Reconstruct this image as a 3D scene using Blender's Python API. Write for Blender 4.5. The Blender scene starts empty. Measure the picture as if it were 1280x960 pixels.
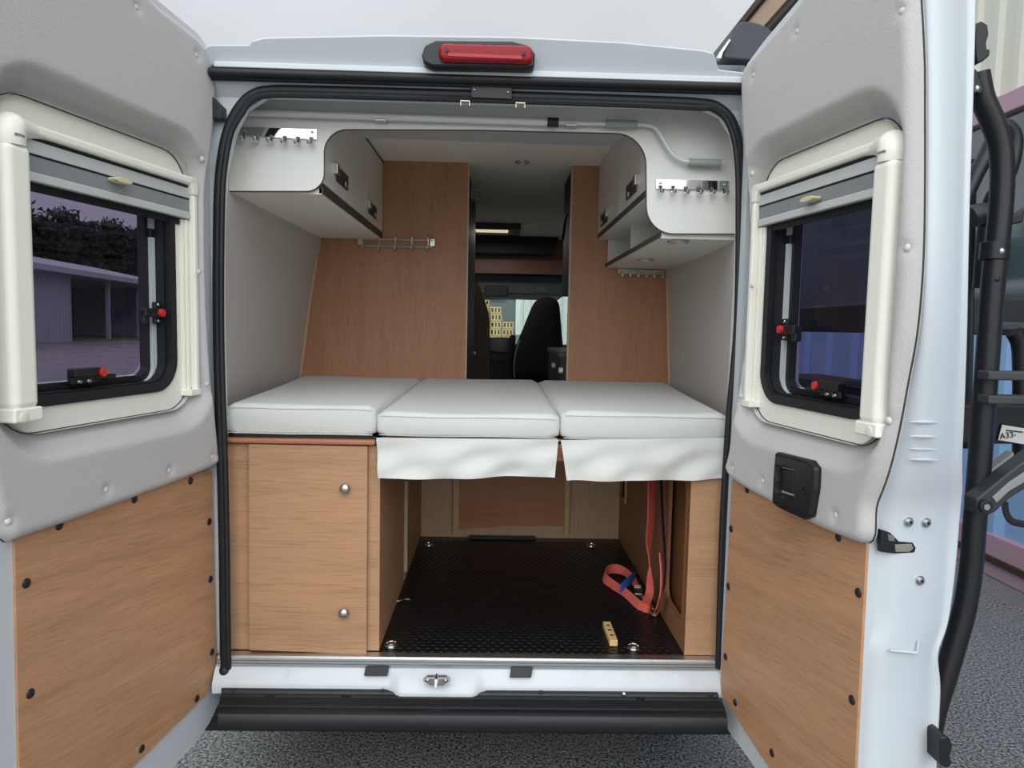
import bpy, bmesh, math, random
import numpy as np
from mathutils import Vector, Matrix
from mathutils.geometry import delaunay_2d_cdt
random.seed(7); rng = np.random.default_rng(7)
S = bpy.context.scene
COL = S.collection
# ------------------------------------------------------------------ camera calibration
F = 887.0
dy = np.array([622-640, 480-408, -F]); dy /= np.linalg.norm(dy)
_r = .020
dx = np.array([math.cos(_r), -math.sin(_r), 0]); dx -= dx.dot(dy)*dy; dx /= np.linalg.norm(dx)
dz = np.cross(dx, dy)
MC = np.array([dx, dy, dz]); C0 = np.array([.056, -2.16, 1.57])
def ray(px, py): return MC @ np.array([px-640, 480-py, -F])
def on(px, py, p0, n):
    d = ray(px, py); n = np.array(n, float)
    return C0 + d*((np.array(p0, float)-C0).dot(n)/d.dot(n))
def onY(px, py, Y): return on(px, py, (0, Y, 0), (0, 1, 0))
def onX(px, py, X): return on(px, py, (X, 0, 0), (1, 0, 0))
def onZ(px, py, Z): return on(px, py, (0, 0, Z), (0, 0, 1))
FZ = .53          # load floor height above ground
# ------------------------------------------------------------------ materials
def lin(c): return tuple(((v/255)/12.92 if v/255 <= .04045 else ((v/255+.055)/1.055)**2.4) for v in c)
MATS = {}
def newmat(name):
    m = bpy.data.materials.new(name); m.use_nodes = True
    return m, m.node_tree.nodes, m.node_tree.links, m.node_tree.nodes['Principled BSDF']
def mat(name, rgb, rough=.5, metal=0, var=0, vscale=8, bump=0, bscale=200, coat=0, emit=None, estr=0, spec=.5, stretch=(1, 1, 1), sheen=0):
    if name in MATS: return MATS[name]
    m, N, L, b = newmat(name)
    c = lin(rgb)
    b.inputs['Base Color'].default_value = (*c, 1); b.inputs['Roughness'].default_value = rough
    b.inputs['Metallic'].default_value = metal; b.inputs['Coat Weight'].default_value = coat
    b.inputs['Specular IOR Level'].default_value = spec
    b.inputs['Sheen Weight'].default_value = sheen
    tc = N.new('ShaderNodeTexCoord'); mp = N.new('ShaderNodeMapping'); mp.inputs['Scale'].default_value = stretch
    L.new(tc.outputs['Object'], mp.inputs['Vector'])
    if var:
        n = N.new('ShaderNodeTexNoise'); n.inputs['Scale'].default_value = vscale; n.inputs['Detail'].default_value = 5
        L.new(mp.outputs[0], n.inputs['Vector'])
        r = N.new('ShaderNodeValToRGB'); r.color_ramp.elements[0].position = .3; r.color_ramp.elements[1].position = .7
        r.color_ramp.elements[0].color = (*[v*(1-var) for v in c], 1); r.color_ramp.elements[1].color = (*[min(1, v*(1+var)) for v in c], 1)
        L.new(n.outputs['Fac'], r.inputs[0]); L.new(r.outputs[0], b.inputs['Base Color'])
    if bump:
        n = N.new('ShaderNodeTexNoise'); n.inputs['Scale'].default_value = bscale; n.inputs['Detail'].default_value = 3
        L.new(mp.outputs[0], n.inputs['Vector'])
        bp = N.new('ShaderNodeBump'); bp.inputs['Strength'].default_value = bump; bp.inputs['Distance'].default_value = .002
        L.new(n.outputs['Fac'], bp.inputs['Height']); L.new(bp.outputs[0], b.inputs['Normal'])
    if emit:
        b.inputs['Emission Color'].default_value = (*lin(emit), 1); b.inputs['Emission Strength'].default_value = estr
    MATS[name] = m; return m
def wood(name, rgb, axis='X', tilt=0, dark=.72, light=1.18, rough=.45, fine=1.5):
    """straight-grained laminate; the grain runs along `axis`"""
    m, N, L, b = newmat(name); c = lin(rgb)
    tc = N.new('ShaderNodeTexCoord'); rot = N.new('ShaderNodeMapping'); rot.inputs['Rotation'].default_value = (0, tilt, 0)
    L.new(tc.outputs['Object'], rot.inputs['Vector'])
    def mapped(lo, hi):
        mp = N.new('ShaderNodeMapping'); s = [hi]*3; s['XYZ'.index(axis)] = lo
        mp.inputs['Scale'].default_value = s; L.new(rot.outputs[0], mp.inputs['Vector']); return mp
    m1 = mapped(.9, 9); n1 = N.new('ShaderNodeTexNoise'); n1.inputs['Scale'].default_value = 1.6; n1.inputs['Detail'].default_value = 4
    n1.inputs['Distortion'].default_value = .6
    L.new(m1.outputs[0], n1.inputs['Vector'])
    m2 = mapped(5, 130*fine); n2 = N.new('ShaderNodeTexNoise'); n2.inputs['Scale'].default_value = 1.8; n2.inputs['Detail'].default_value = 5; n2.inputs['Roughness'].default_value = .65
    L.new(m2.outputs[0], n2.inputs['Vector'])
    m4 = mapped(7, 240*fine); n4 = N.new('ShaderNodeTexNoise'); n4.inputs['Scale'].default_value = 1.5; n4.inputs['Detail'].default_value = 2; L.new(m4.outputs[0], n4.inputs['Vector'])
    r4 = N.new('ShaderNodeValToRGB'); r4.color_ramp.elements[0].position = .56; r4.color_ramp.elements[0].color = (1, 1, 1, 1); r4.color_ramp.elements[1].position = .70; r4.color_ramp.elements[1].color = (.66, .62, .58, 1); L.new(n4.outputs['Fac'], r4.inputs[0])
    mx = N.new('ShaderNodeMath'); mx.operation = 'MULTIPLY_ADD'; mx.inputs[1].default_value = .55
    L.new(n2.outputs['Fac'], mx.inputs[0])
    m3 = N.new('ShaderNodeMath'); m3.operation = 'MULTIPLY'; m3.inputs[1].default_value = .45; L.new(n1.outputs['Fac'], m3.inputs[0]); L.new(m3.outputs[0], mx.inputs[2])
    r = N.new('ShaderNodeValToRGB'); e = r.color_ramp.elements
    e[0].position = .33; e[0].color = (*[v*dark for v in c], 1); e[1].position = .66; e[1].color = (*[min(1, v*light) for v in c], 1)
    k = e.new(.5); k.color = (*c, 1)
    mm = N.new('ShaderNodeMix'); mm.data_type = 'RGBA'; mm.blend_type = 'MULTIPLY'; mm.inputs[0].default_value = .8
    L.new(mx.outputs[0], r.inputs[0]); L.new(r.outputs[0], mm.inputs[6]); L.new(r4.outputs[0], mm.inputs[7]); L.new(mm.outputs[2], b.inputs['Base Color'])
    b.inputs['Roughness'].default_value = rough; b.inputs['Specular IOR Level'].default_value = .35
    bp = N.new('ShaderNodeBump'); bp.inputs['Strength'].default_value = .12; bp.inputs['Distance'].default_value = .001
    L.new(n2.outputs['Fac'], bp.inputs['Height']); L.new(bp.outputs[0], b.inputs['Normal'])
    MATS[name] = m; return m
def woven(name, rgb, scale=190, amt=.2):
    """mattress cloth: small dots in a woven grid"""
    m, N, L, b = newmat(name); c = lin(rgb)
    tc = N.new('ShaderNodeTexCoord'); v = N.new('ShaderNodeTexVoronoi'); v.voronoi_dimensions = '2D'; v.inputs['Scale'].default_value = scale; v.inputs['Randomness'].default_value = .0
    sp3 = N.new('ShaderNodeSeparateXYZ'); L.new(tc.outputs['Object'], sp3.inputs[0]); ad = N.new('ShaderNodeMath'); L.new(sp3.outputs['Y'], ad.inputs[0]); L.new(sp3.outputs['Z'], ad.inputs[1])
    cb3 = N.new('ShaderNodeCombineXYZ'); L.new(sp3.outputs['X'], cb3.inputs[0]); L.new(ad.outputs[0], cb3.inputs[1]); rt = N.new('ShaderNodeVectorRotate'); rt.rotation_type = 'Z_AXIS'; rt.inputs['Angle'].default_value = .785
    L.new(cb3.outputs[0], rt.inputs['Vector']); L.new(rt.outputs[0], v.inputs['Vector'])
    r = N.new('ShaderNodeValToRGB'); e = r.color_ramp.elements
    e[0].position = .15; e[0].color = (*[x*(1-amt) for x in c], 1); e[1].position = .5; e[1].color = (*c, 1)
    L.new(v.outputs['Distance'], r.inputs[0]); L.new(r.outputs[0], b.inputs['Base Color'])
    b.inputs['Roughness'].default_value = .9; b.inputs['Specular IOR Level'].default_value = .2; b.inputs['Sheen Weight'].default_value = .2
    bp = N.new('ShaderNodeBump'); bp.inputs['Strength'].default_value = .35; bp.inputs['Distance'].default_value = .001
    L.new(v.outputs['Distance'], bp.inputs['Height'])
    n = N.new('ShaderNodeTexNoise'); n.inputs['Scale'].default_value = 9; L.new(tc.outputs['Object'], n.inputs['Vector'])
    b2 = N.new('ShaderNodeBump'); b2.inputs['Strength'].default_value = .12; b2.inputs['Distance'].default_value = .01
    L.new(n.outputs['Fac'], b2.inputs['Height']); L.new(bp.outputs[0], b2.inputs['Normal']); L.new(b2.outputs[0], b.inputs['Normal'])
    MATS[name] = m; return m
def glass(name, tint, mixf=.9, rough=0.02):
    """thin acrylic or glass pane: tinted see-through with a clear-coat reflection"""
    m, N, L, b = newmat(name); N.remove(b)
    t = N.new('ShaderNodeBsdfTransparent'); t.inputs[0].default_value = (*tint, 1)
    g = N.new('ShaderNodeBsdfGlossy'); g.inputs['Roughness'].default_value = rough
    fr = N.new('ShaderNodeFresnel'); ge = N.new('ShaderNodeNewGeometry'); io = N.new('ShaderNodeMath'); io.operation = 'MULTIPLY_ADD'
    io.inputs[1].default_value = 1/1.45-1.45; io.inputs[2].default_value = 1.45; L.new(ge.outputs['Backfacing'], io.inputs[0]); L.new(io.outputs[0], fr.inputs['IOR'])
    mx = N.new('ShaderNodeMixShader'); L.new(fr.outputs[0], mx.inputs[0]); L.new(t.outputs[0], mx.inputs[1]); L.new(g.outputs[0], mx.inputs[2])
    L.new(mx.outputs[0], N['Material Output'].inputs[0]); MATS[name] = m; return m
PAINT = mat('white_paint', (198, 204, 208), .3, coat=.15, spec=.5)
PAINTIN = mat('white_inner_paint', (208, 214, 219), .4)
CREAM = mat('cream_plastic', (234, 233, 222), .42)
CREAM2 = mat('cream_frame_plastic', (244, 243, 230), .35)
FELT = mat('grey_felt', (190, 187, 185), .95, var=.05, vscale=300, bump=.55, bscale=260, spec=.15, sheen=.15)
WALLF = mat('beige_wall_cloth', (196, 190, 183), .95, var=.04, vscale=250, bump=.4, bscale=250, spec=.15)
CEILM = mat('ceiling_lining', (238, 233, 224), .9, bump=.2, bscale=300, spec=.2)
RUBBER = mat('black_rubber', (15, 18, 23), .55, bump=.2, bscale=90, spec=.5)
BLACKP = mat('black_plastic', (20, 22, 25), .45, spec=.5)
BUMP = mat('bumper_plastic', (14, 17, 21), .38, var=.15, vscale=20, bump=.3, bscale=500)
MATF = mat('rubber_mat', (13, 15, 18), .30, var=.2, vscale=14, bump=.25, bscale=400, spec=.6)
CHROME = mat('chrome', (225, 226, 228), .06, 1)
STEEL = mat('steel', (190, 190, 188), .28, 1)
ALU = mat('aluminium', (206, 208, 208), .36, 1, bump=.15, bscale=60, stretch=(1, 30, 30))
ALUP = mat('silver_paint', (214, 216, 214), .35, .1)
WBOARD = mat('white_laminate', (222, 222, 215), .38)
LOCK = mat('locker_grey_laminate', (222, 217, 207), .4)
DARKE = mat('dark_edging', (70, 64, 58), .5)
REDL = mat('red_lens', (140, 5, 18), .3, spec=.3)
REDB = mat('red_button', (205, 45, 45), .4)
STRAPR = mat('red_webbing', (222, 104, 94), .75, bump=.6, bscale=300, var=.1, vscale=60)
STRAPK = mat('black_webbing', (22, 22, 24), .75, bump=.4, bscale=300)
STRAPB = mat('blue_webbing', (32, 96, 190), .6)
YELW = mat('pale_beech', (214, 182, 120), .55, var=.08, vscale=30)
DARKC = mat('cab_charcoal', (11, 11, 13), .9, bump=.3, bscale=300)
CABG = mat('cab_grey_plastic', (104, 110, 112), .6)
GREYI = mat('grey_inset', (136, 138, 138), .5)
RACK = mat('rack_black_coating', (20, 21, 24), .38, bump=.15, bscale=600)
W_DOOR = wood('wood_door_card', (186, 142, 108), 'X', tilt=.10, dark=.72, light=1.16)
W_DOORR = wood('wood_door_card_right', (186, 143, 108), 'X', tilt=.10, dark=.72, light=1.16)
W_V = wood('wood_upright', (178, 130, 98), 'Z', dark=.80, light=1.08)
W_H = wood('wood_cabinet', (178, 138, 104), 'X', dark=.76, light=1.10)
W_Y = wood('wood_side', (170, 130, 98), 'Y', dark=.82, light=1.1)
W_D = wood('wood_dark', (132, 88, 56), 'Z', dark=.8, light=1.1)
W_L = wood('wood_light', (190, 160, 128), 'Z', dark=.85, light=1.05)
CUSH = woven('mattress_cloth', (212, 213, 208))
GLASST = glass('smoked_acrylic', (.58, .53, .64))
GLASSC = glass('clear_glass', (.86, .92, .9))
# ------------------------------------------------------------------ object helpers
WM = {}
def parent_to(o, p):
    if p is None: WM[o.name] = Matrix.Identity(4); return o
    o.parent = p
    if p.get('_loc'): WM[o.name] = WM[p.name]; o['_loc'] = 1
    else:
        o.matrix_parent_inverse = WM[p.name].inverted(); WM[o.name] = Matrix.Identity(4)
    return o
def tag(o, label, cat, group=None, kind=None):
    if label: o['label'] = label
    if cat: o['category'] = cat
    if group: o['group'] = group
    if kind: o['kind'] = kind
    return o
def thing(name, label, cat, loc=(0, 0, 0), group=None):
    o = bpy.data.objects.new(name, None); COL.objects.link(o); o.location = loc; o.empty_display_size = .05
    WM[o.name] = Matrix.Translation(Vector(loc)); return tag(o, label, cat, group)
class MB:
    def __init__(s): s.v = []; s.f = []
    def add(s, v, f):
        k = len(s.v); s.v += [tuple(float(a) for a in p) for p in v]; s.f += [tuple(i+k for i in q) for q in f]; return s
    def box(s, a, b):
        x0, y0, z0 = a; x1, y1, z1 = b
        return s.add([(x0, y0, z0), (x1, y0, z0), (x1, y1, z0), (x0, y1, z0), (x0, y0, z1), (x1, y0, z1), (x1, y1, z1), (x0, y1, z1)],
                     [(0, 3, 2, 1), (4, 5, 6, 7), (0, 1, 5, 4), (1, 2, 6, 5), (2, 3, 7, 6), (3, 0, 4, 7)])
    def obox(s, c, ax, ay, az):
        c, ax, ay, az = map(lambda q: np.array(q, float), (c, ax, ay, az)); v = []
        for k in (-1, 1):
            for i, j in ((-1, -1), (1, -1), (1, 1), (-1, 1)): v.append(c+i*ax+j*ay+k*az)
        return s.add(v, [(0, 3, 2, 1), (4, 5, 6, 7), (0, 1, 5, 4), (1, 2, 6, 5), (2, 3, 7, 6), (3, 0, 4, 7)])
    def prism(s, a, b):
        """a, b: equal length 3-D loops"""
        n = len(a); return s.add(list(a)+list(b), [tuple(range(n))[::-1], tuple(range(n, 2*n))]+[(i, (i+1) % n, n+(i+1) % n, n+i) for i in range(n)])
    def tube(s, pts, r, seg=12, cap=True, flat=1):
        P = [np.array(p, float) for p in pts]; n = len(P); R = r if isinstance(r, (list, tuple)) else [r]*n
        T = [P[min(i+1, n-1)]-P[max(i-1, 0)] for i in range(n)]; T = [t/np.linalg.norm(t) for t in T]
        up = np.array([0, 0, 1.]) if abs(T[0][2]) < .9 else np.array([0, 1., 0])
        a = np.cross(T[0], up); a /= np.linalg.norm(a); v = []
        for i in range(n):
            a = a-T[i]*a.dot(T[i]); a /= np.linalg.norm(a); b = np.cross(T[i], a)
            for k in range(seg):
                q = 2*math.pi*k/seg; v.append(P[i]+R[i]*(math.cos(q)*a+flat*math.sin(q)*b))
        f = [(i*seg+k, i*seg+(k+1) % seg, (i+1)*seg+(k+1) % seg, (i+1)*seg+k) for i in range(n-1) for k in range(seg)]
        if cap: f += [tuple(range(seg))[::-1], tuple(range((n-1)*seg, n*seg))]
        return s.add(v, f)
    def cyl(s, c, d, r, h, seg=20, r2=None):
        c = np.array(c, float); d = np.array(d, float); d /= np.linalg.norm(d)
        return s.tube([c, c+d*h], [r, r if r2 is None else r2], seg)
    def dome(s, c, d, r, h, seg=16, rings=4):
        c = np.array(c, float); d = np.array(d, float); d /= np.linalg.norm(d)
        pts = []; rad = []
        for i in range(rings+1):
            q = math.pi/2*i/rings; pts.append(c+d*h*math.sin(q)); rad.append(max(r*math.cos(q), r*.02))
        # tube tangents need distinct points
        return s.tube(pts, rad, seg)
    def build(s, name, m, parent=None, bevel=0, smooth=35, segs=3, weld=0):
        me = bpy.data.meshes.new(name); me.from_pydata(s.v, [], s.f); me.update()
        bm = bmesh.new(); bm.from_mesh(me)
        if weld: bmesh.ops.remove_doubles(bm, verts=bm.verts, dist=weld)
        bmesh.ops.recalc_face_normals(bm, faces=bm.faces); bm.to_mesh(me); bm.free()
        me.materials.append(m)
        if smooth:
            me.shade_smooth(); me.set_sharp_from_angle(angle=math.radians(smooth))
        o = bpy.data.objects.new(name, me); COL.objects.link(o); parent_to(o, parent)
        if bevel:
            b = o.modifiers.new('bevel', 'BEVEL'); b.width = bevel; b.segments = segs; b.limit_method = 'ANGLE'; b.angle_limit = math.radians(38); b.harden_normals = True
        return o
def roundpoly(pts, r, n=6):
    out = []; N = len(pts); rs = r if isinstance(r, (list, tuple)) else [r]*N
    for i in range(N):
        p = np.array(pts[i], float); a = np.array(pts[i-1], float)-p; b = np.array(pts[(i+1) % N], float)-p
        la, lb = np.linalg.norm(a), np.linalg.norm(b); a /= la; b /= lb; R = rs[i]
        if R < 1e-6: out.append(tuple(p)); continue
        ang = math.acos(max(-1, min(1, a.dot(b)))); d = min(R/math.tan(ang/2), la*.49, lb*.49); R2 = d*math.tan(ang/2)
        bi = (a+b); bi /= np.linalg.norm(bi); c = p+bi*(R2/math.sin(ang/2)); s = p+a*d-c; e = p+b*d-c
        for k in range(n+1):
            t = k/n; w = math.pi-ang
            q = (math.sin((1-t)*w)*s+math.sin(t*w)*e)/math.sin(w) if w > 1e-4 else s*(1-t)+e*t
            out.append(tuple(c+q))
    return out
def rrect(u0, v0, u1, v1, r, n=8): return roundpoly([(u0, v0), (u1, v0), (u1, v1), (u0, v1)], r, n)
def resample(loop, sp):
    out = []; N = len(loop)
    for i in range(N):
        a = np.array(loop[i]); b = np.array(loop[(i+1) % N]); k = max(1, int(np.linalg.norm(b-a)/sp))
        for j in range(k): out.append(a+(b-a)*j/k)
    return np.array(out)
def smoothloop(pts, n=6):
    """closed Catmull-Rom"""
    P = [np.array(p, float) for p in pts]; N = len(P); out = []
    for i in range(N):
        p0, p1, p2, p3 = P[i-1], P[i], P[(i+1) % N], P[(i+2) % N]
        for k in range(n):
            t = k/n; out.append(tuple(.5*(2*p1+(p2-p0)*t+(2*p0-5*p1+4*p2-p3)*t*t+(3*p1-p0-3*p2+p3)*t**3)))
    return out
def smoothline(pts, n=6):
    P = [np.array(p, float) for p in pts]; out = []
    for i in range(len(P)-1):
        p0 = P[max(i-1, 0)]; p1, p2 = P[i], P[i+1]; p3 = P[min(i+2, len(P)-1)]
        for k in range(n):
            t = k/n; out.append(.5*(2*p1+(p2-p0)*t+(2*p0-5*p1+4*p2-p3)*t*t+(3*p1-p0-3*p2+p3)*t**3))
    return out+[P[-1]]
def dist_loop(p, loop):
    p = np.asarray(p); L = np.asarray(loop); d = np.full(len(p), 9.)
    for i in range(len(L)):
        a = L[i]; b = L[(i+1) % len(L)]; ab = b-a; t = np.clip(((p-a)@ab)/max(ab@ab, 1e-12), 0, 1)
        d = np.minimum(d, np.linalg.norm(p-a-t[:, None]*ab, axis=1))
    return d
def inside(p, loop):
    p = np.asarray(p); L = np.asarray(loop); r = np.zeros(len(p), bool)
    for i in range(len(L)):
        x1, y1 = L[i]; x2, y2 = L[(i+1) % len(L)]
        c = ((y1 > p[:, 1]) != (y2 > p[:, 1])) & (p[:, 0] < (x2-x1)*(p[:, 1]-y1)/((y2-y1) if y2 != y1 else 1e-12)+x1); r ^= c
    return r
def sstep(x): x = np.clip(x, 0, 1); return x*x*(3-2*x)
def relief(outer, holes=(), h=None, sp=.02, back=None, mp=None, rings=()):
    """plate triangulated inside `outer` minus `holes`, lifted by h(points); edges run back to `back`"""
    mb = MB(); loops = [resample(outer, sp)]+[resample(q, sp) for q in holes]
    pts = []; edges = []
    for lp in loops:
        k = len(pts); pts += [tuple(q) for q in lp]; n = len(lp); edges += [(k+i, k+(i+1) % n) for i in range(n)]
    nb = len(pts); O = loops[0]; lo = O.min(0); hi = O.max(0)
    if h is not None:
        gx, gy = np.meshgrid(np.arange(lo[0], hi[0], sp), np.arange(lo[1], hi[1], sp)); gx[::2] += sp*.5
        g = np.stack([gx.ravel(), gy.ravel()], 1); ok = inside(g, O) & (dist_loop(g, O) > sp*.45)
        for hl in loops[1:]: ok &= ~inside(g, hl) & (dist_loop(g, hl) > sp*.45)
        if rings:
            ok &= dist_loop(g, O) > rings[-1]+sp*.4
            t_ = np.roll(O, -1, 0)-np.roll(O, 1, 0); t_ /= np.linalg.norm(t_, axis=1)[:, None]+1e-9; nn = np.stack([-t_[:, 1], t_[:, 0]], 1)
            if not inside(O+nn*.002, O).mean() > .5: nn = -nn
            for d_ in rings:
                rg = O+nn*d_; k_ = inside(rg, O) & (dist_loop(rg, O) > d_*.93)
                for hl in loops[1:]: k_ &= ~inside(rg, hl) & (dist_loop(rg, hl) > sp*.3)
                pts += [tuple(q) for q in rg[k_]]
        pts += [tuple(q) for q in g[ok]]
    V, E_, Fc, *_ = delaunay_2d_cdt([Vector(p) for p in pts], edges, [], 0, 1e-6)
    V = np.array([(v[0], v[1]) for v in V]); Fc = [tuple(f) for f in Fc]
    cen = np.array([V[list(f)].mean(0) for f in Fc]); ok = inside(cen, O)
    for hl in loops[1:]: ok &= ~inside(cen, hl)
    Fc = [f for f, k in zip(Fc, ok) if k]
    H = h(V) if callable(h) else np.full(len(V), h if h is not None else 0.)
    mp = mp or (lambda u, v, t: (u, t, v))
    mb.add([mp(V[i][0], V[i][1], H[i]) for i in range(len(V))], Fc)
    if back is not None:
        off = 0
        for li, lp in enumerate(loops):
            n = len(lp)
            hh = h(np.array(lp)) if callable(h) else np.full(n, h if h is not None else 0.)
            mb.add([mp(lp[i][0], lp[i][1], hh[i]) for i in range(n)]+[mp(lp[i][0], lp[i][1], back) for i in range(n)],
                   [(i, (i+1) % n, n+(i+1) % n, n+i) for i in range(n)])
    return mb
def slab(outer, holes, t0, t1, mp, sp=.05):
    a = relief(outer, holes, None, sp, None, lambda u, v, t: mp(u, v, t0)); b = relief(outer, holes, None, sp, None, lambda u, v, t: mp(u, v, t1))
    a.add(b.v, b.f)
    for lp in [outer]+list(holes):
        lp = resample(lp, sp); n = len(lp)
        a.add([mp(p[0], p[1], t0) for p in lp]+[mp(p[0], p[1], t1) for p in lp], [(i, (i+1) % n, n+(i+1) % n, n+i) for i in range(n)])
    return a
XZ = lambda Y: (lambda u, v, t: (u, Y+t, v))
YZm = lambda X: (lambda u, v, t: (X+t, u, v))
def pxY(l, Y): return [tuple(onY(a, b, Y)[[0, 2]]) for a, b in l]
def ribbon(pts, wid, th=.002):
    """strap: centre points and half-width vectors"""
    mb = MB(); v = []; P = smoothline(pts, 7); Wd = smoothline(wid, 7); n = len(P)
    for i in range(n):
        t = P[min(i+1, n-1)]-P[max(i-1, 0)]; t /= np.linalg.norm(t)+1e-9; w = Wd[i]; nn = np.cross(t, w); nn = nn/(np.linalg.norm(nn)+1e-9)*th
        v += [P[i]-w-nn, P[i]+w-nn, P[i]+w+nn, P[i]-w+nn]
    f = [(4*i+k, 4*i+(k+1) % 4, 4*i+4+(k+1) % 4, 4*i+4+k) for i in range(n-1) for k in range(4)]+[(0, 1, 2, 3), (4*n-4, 4*n-3, 4*n-2, 4*n-1)]
    return mb.add(v, f)

# ================================================================== SURROUNDINGS
m, N, L, b = newmat('asphalt')
tc = N.new('ShaderNodeTexCoord'); n1 = N.new('ShaderNodeTexNoise'); n1.inputs['Scale'].default_value = 95; n1.inputs['Detail'].default_value = 3
n2 = N.new('ShaderNodeTexNoise'); n2.inputs['Scale'].default_value = .5; n2.inputs['Detail'].default_value = 5
vv = N.new('ShaderNodeTexVoronoi'); vv.inputs['Scale'].default_value = 150
for q in (n1, n2, vv): L.new(tc.outputs['Object'], q.inputs['Vector'])
r = N.new('ShaderNodeValToRGB'); e = r.color_ramp.elements; e[0].position = .36; e[0].color = (.02, .021, .02, 1); e[1].position = .68; e[1].color = (.40, .40, .39, 1)
L.new(n1.outputs['Fac'], r.inputs[0]); L.new(r.outputs[0], b.inputs['Base Color'])
r2 = N.new('ShaderNodeValToRGB'); r2.color_ramp.elements[0].position = .4; r2.color_ramp.elements[0].color = (.25,)*3+(1,); r2.color_ramp.elements[1].position = .6; r2.color_ramp.elements[1].color = (.6,)*3+(1,)
L.new(n2.outputs['Fac'], r2.inputs[0]); L.new(r2.outputs[0], b.inputs['Roughness'])
bp = N.new('ShaderNodeBump'); bp.inputs['Strength'].default_value = .6; bp.inputs['Distance'].default_value = .004
L.new(vv.outputs['Distance'], bp.inputs['Height']); L.new(bp.outputs[0], b.inputs['Normal']); MATS['asphalt'] = m
g = MB().box((-150, -60, -.3), (90, 140, 0)).build('ground', m); g['kind'] = 'structure'

# ---- world: bright overcast sky, brighter behind the camera
w = bpy.data.worlds.new('sky'); S.world = w; w.use_nodes = True; N = w.node_tree.nodes; L = w.node_tree.links; bg = N['Background']
tc = N.new('ShaderNodeTexCoord'); sx = N.new('ShaderNodeSeparateXYZ'); L.new(tc.outputs['Generated'], sx.inputs[0])
def mth(op, a, b_=None, c_=None):
    n = N.new('ShaderNodeMath'); n.operation = op
    for i, v in enumerate((a, b_, c_)):
        if v is None: continue
        if isinstance(v, (int, float)): n.inputs[i].default_value = v
        else: L.new(v, n.inputs[i])
    return n.outputs[0]
zen = mth('MAXIMUM', sx.outputs['Z'], 0.0)
beh = mth('MAXIMUM', mth('MULTIPLY', sx.outputs['Y'], -1.0), 0.0)
st = mth('MULTIPLY_ADD', zen, .50, .56)
st = mth('MULTIPLY_ADD', mth('MULTIPLY', beh, mth('MINIMUM', mth('MULTIPLY', zen, 2.4), 1.0)), 2.05, st)
no = N.new('ShaderNodeTexNoise'); no.inputs['Scale'].default_value = 2.2; no.inputs['Detail'].default_value = 6
L.new(tc.outputs['Generated'], no.inputs['Vector'])
st = mth('MULTIPLY', st, mth('MULTIPLY_ADD', no.outputs['Fac'], .45, .78))
bg.inputs['Color'].default_value = (.90, .95, 1.0, 1); L.new(st, bg.inputs['Strength'])
sun = bpy.data.lights.new('cloud_glow_sun', 'SUN'); sun.energy = 1.3; sun.angle = math.radians(100); sun.color = (1, .985, .96)
so = bpy.data.objects.new('cloud_glow_sun', sun); COL.objects.link(so)
so.rotation_euler = Vector((.05, 1, -.75)).to_track_quat('-Z', 'Y').to_euler()

# ---- long building on the right
BX = 3.36
bld = thing('industrial_building', 'long industrial building with pale ribbed upper wall and blue ribbed lower wall', 'building', (BX, 8, 0))
def corrug(X, y0, y1, z0, z1, pitch, depth, sg=-1):
    mb = MB(); n = int((y1-y0)/pitch); ys = []
    for i in range(n):
        for a, d in ((0, 0), (.55, 0), (.65, 1), (.9, 1)): ys.append((y0+(i+a)*pitch, d*depth*sg))
    v = []; f = []
    for k, (y, d) in enumerate(ys): v += [(X+d, y, z0), (X+d, y, z1)]
    for k in range(len(ys)-1): f.append((2*k, 2*k+2, 2*k+3, 2*k+1))
    return mb.add(v, f)
BEIGE = mat('beige_cladding', (214, 214, 200), .5); BLUEC = mat('blue_cladding', (136, 172, 214), .45); PINK = mat('pink_trim', (176, 144, 160), .5)
TAN = mat('tan_fascia', (190, 160, 134), .55); BROWN = mat('dark_brown_edge', (58, 42, 36), .6)
corrug(BX, -3, 24, 3.12, 5.0, .22, .03).build('upper_cladding', BEIGE, bld, smooth=0)
corrug(BX, -3, 24, .28, 1.72, .5, .04).build('lower_cladding', BLUEC, bld, smooth=0)
MB().box((BX+.06, -3, 0), (BX+6, 24, 5.0)).build('wall_core', mat('wall_core_grey', (120, 120, 122), .8), bld)
MB().box((BX-.05, -3, .0), (BX+.06, 24, .28)).build('base_rail', PINK, bld, bevel=.01)
MB().box((BX-.07, -3, .10), (BX-.05, 24, .14)).build('base_groove', BROWN, bld)
MB().box((BX-.07, -3, 3.0), (BX+.06, 24, 3.13)).build('window_head', PINK, bld, bevel=.01)
MB().box((BX-.04, -3, 1.72), (BX+.06, 24, 1.80)).build('window_sill', mat('pale_sill', (190, 190, 190), .5), bld, bevel=.01)
BGL = mat('building_glass', (70, 86, 90), .06, spec=1.0, coat=1, var=.5, vscale=1.2)
for i in range(9):
    y0 = -3+i*3
    wn = MB().box((BX-.02, y0+.06, 1.8), (BX+.03, y0+2.94, 3.0)).build('window', BGL, bld)
    MB().box((BX-.05, y0-.04, 1.8), (BX+.04, y0+.06, 3.0)).build('mullion', PINK, wn, bevel=.008)
MB().box((BX-.32, -3, 5.06), (BX+.4, 24, 5.34)).build('roof_fascia', TAN, bld, bevel=.01)
MB().box((BX-.36, -3, 5.34), (BX+.4, 24, 5.44)).build('roof_edge', BROWN, bld, bevel=.01)
MB().box((BX-.30, -3, 4.98), (BX+.4, 24, 5.06)).build('fascia_groove', BROWN, bld)

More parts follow.
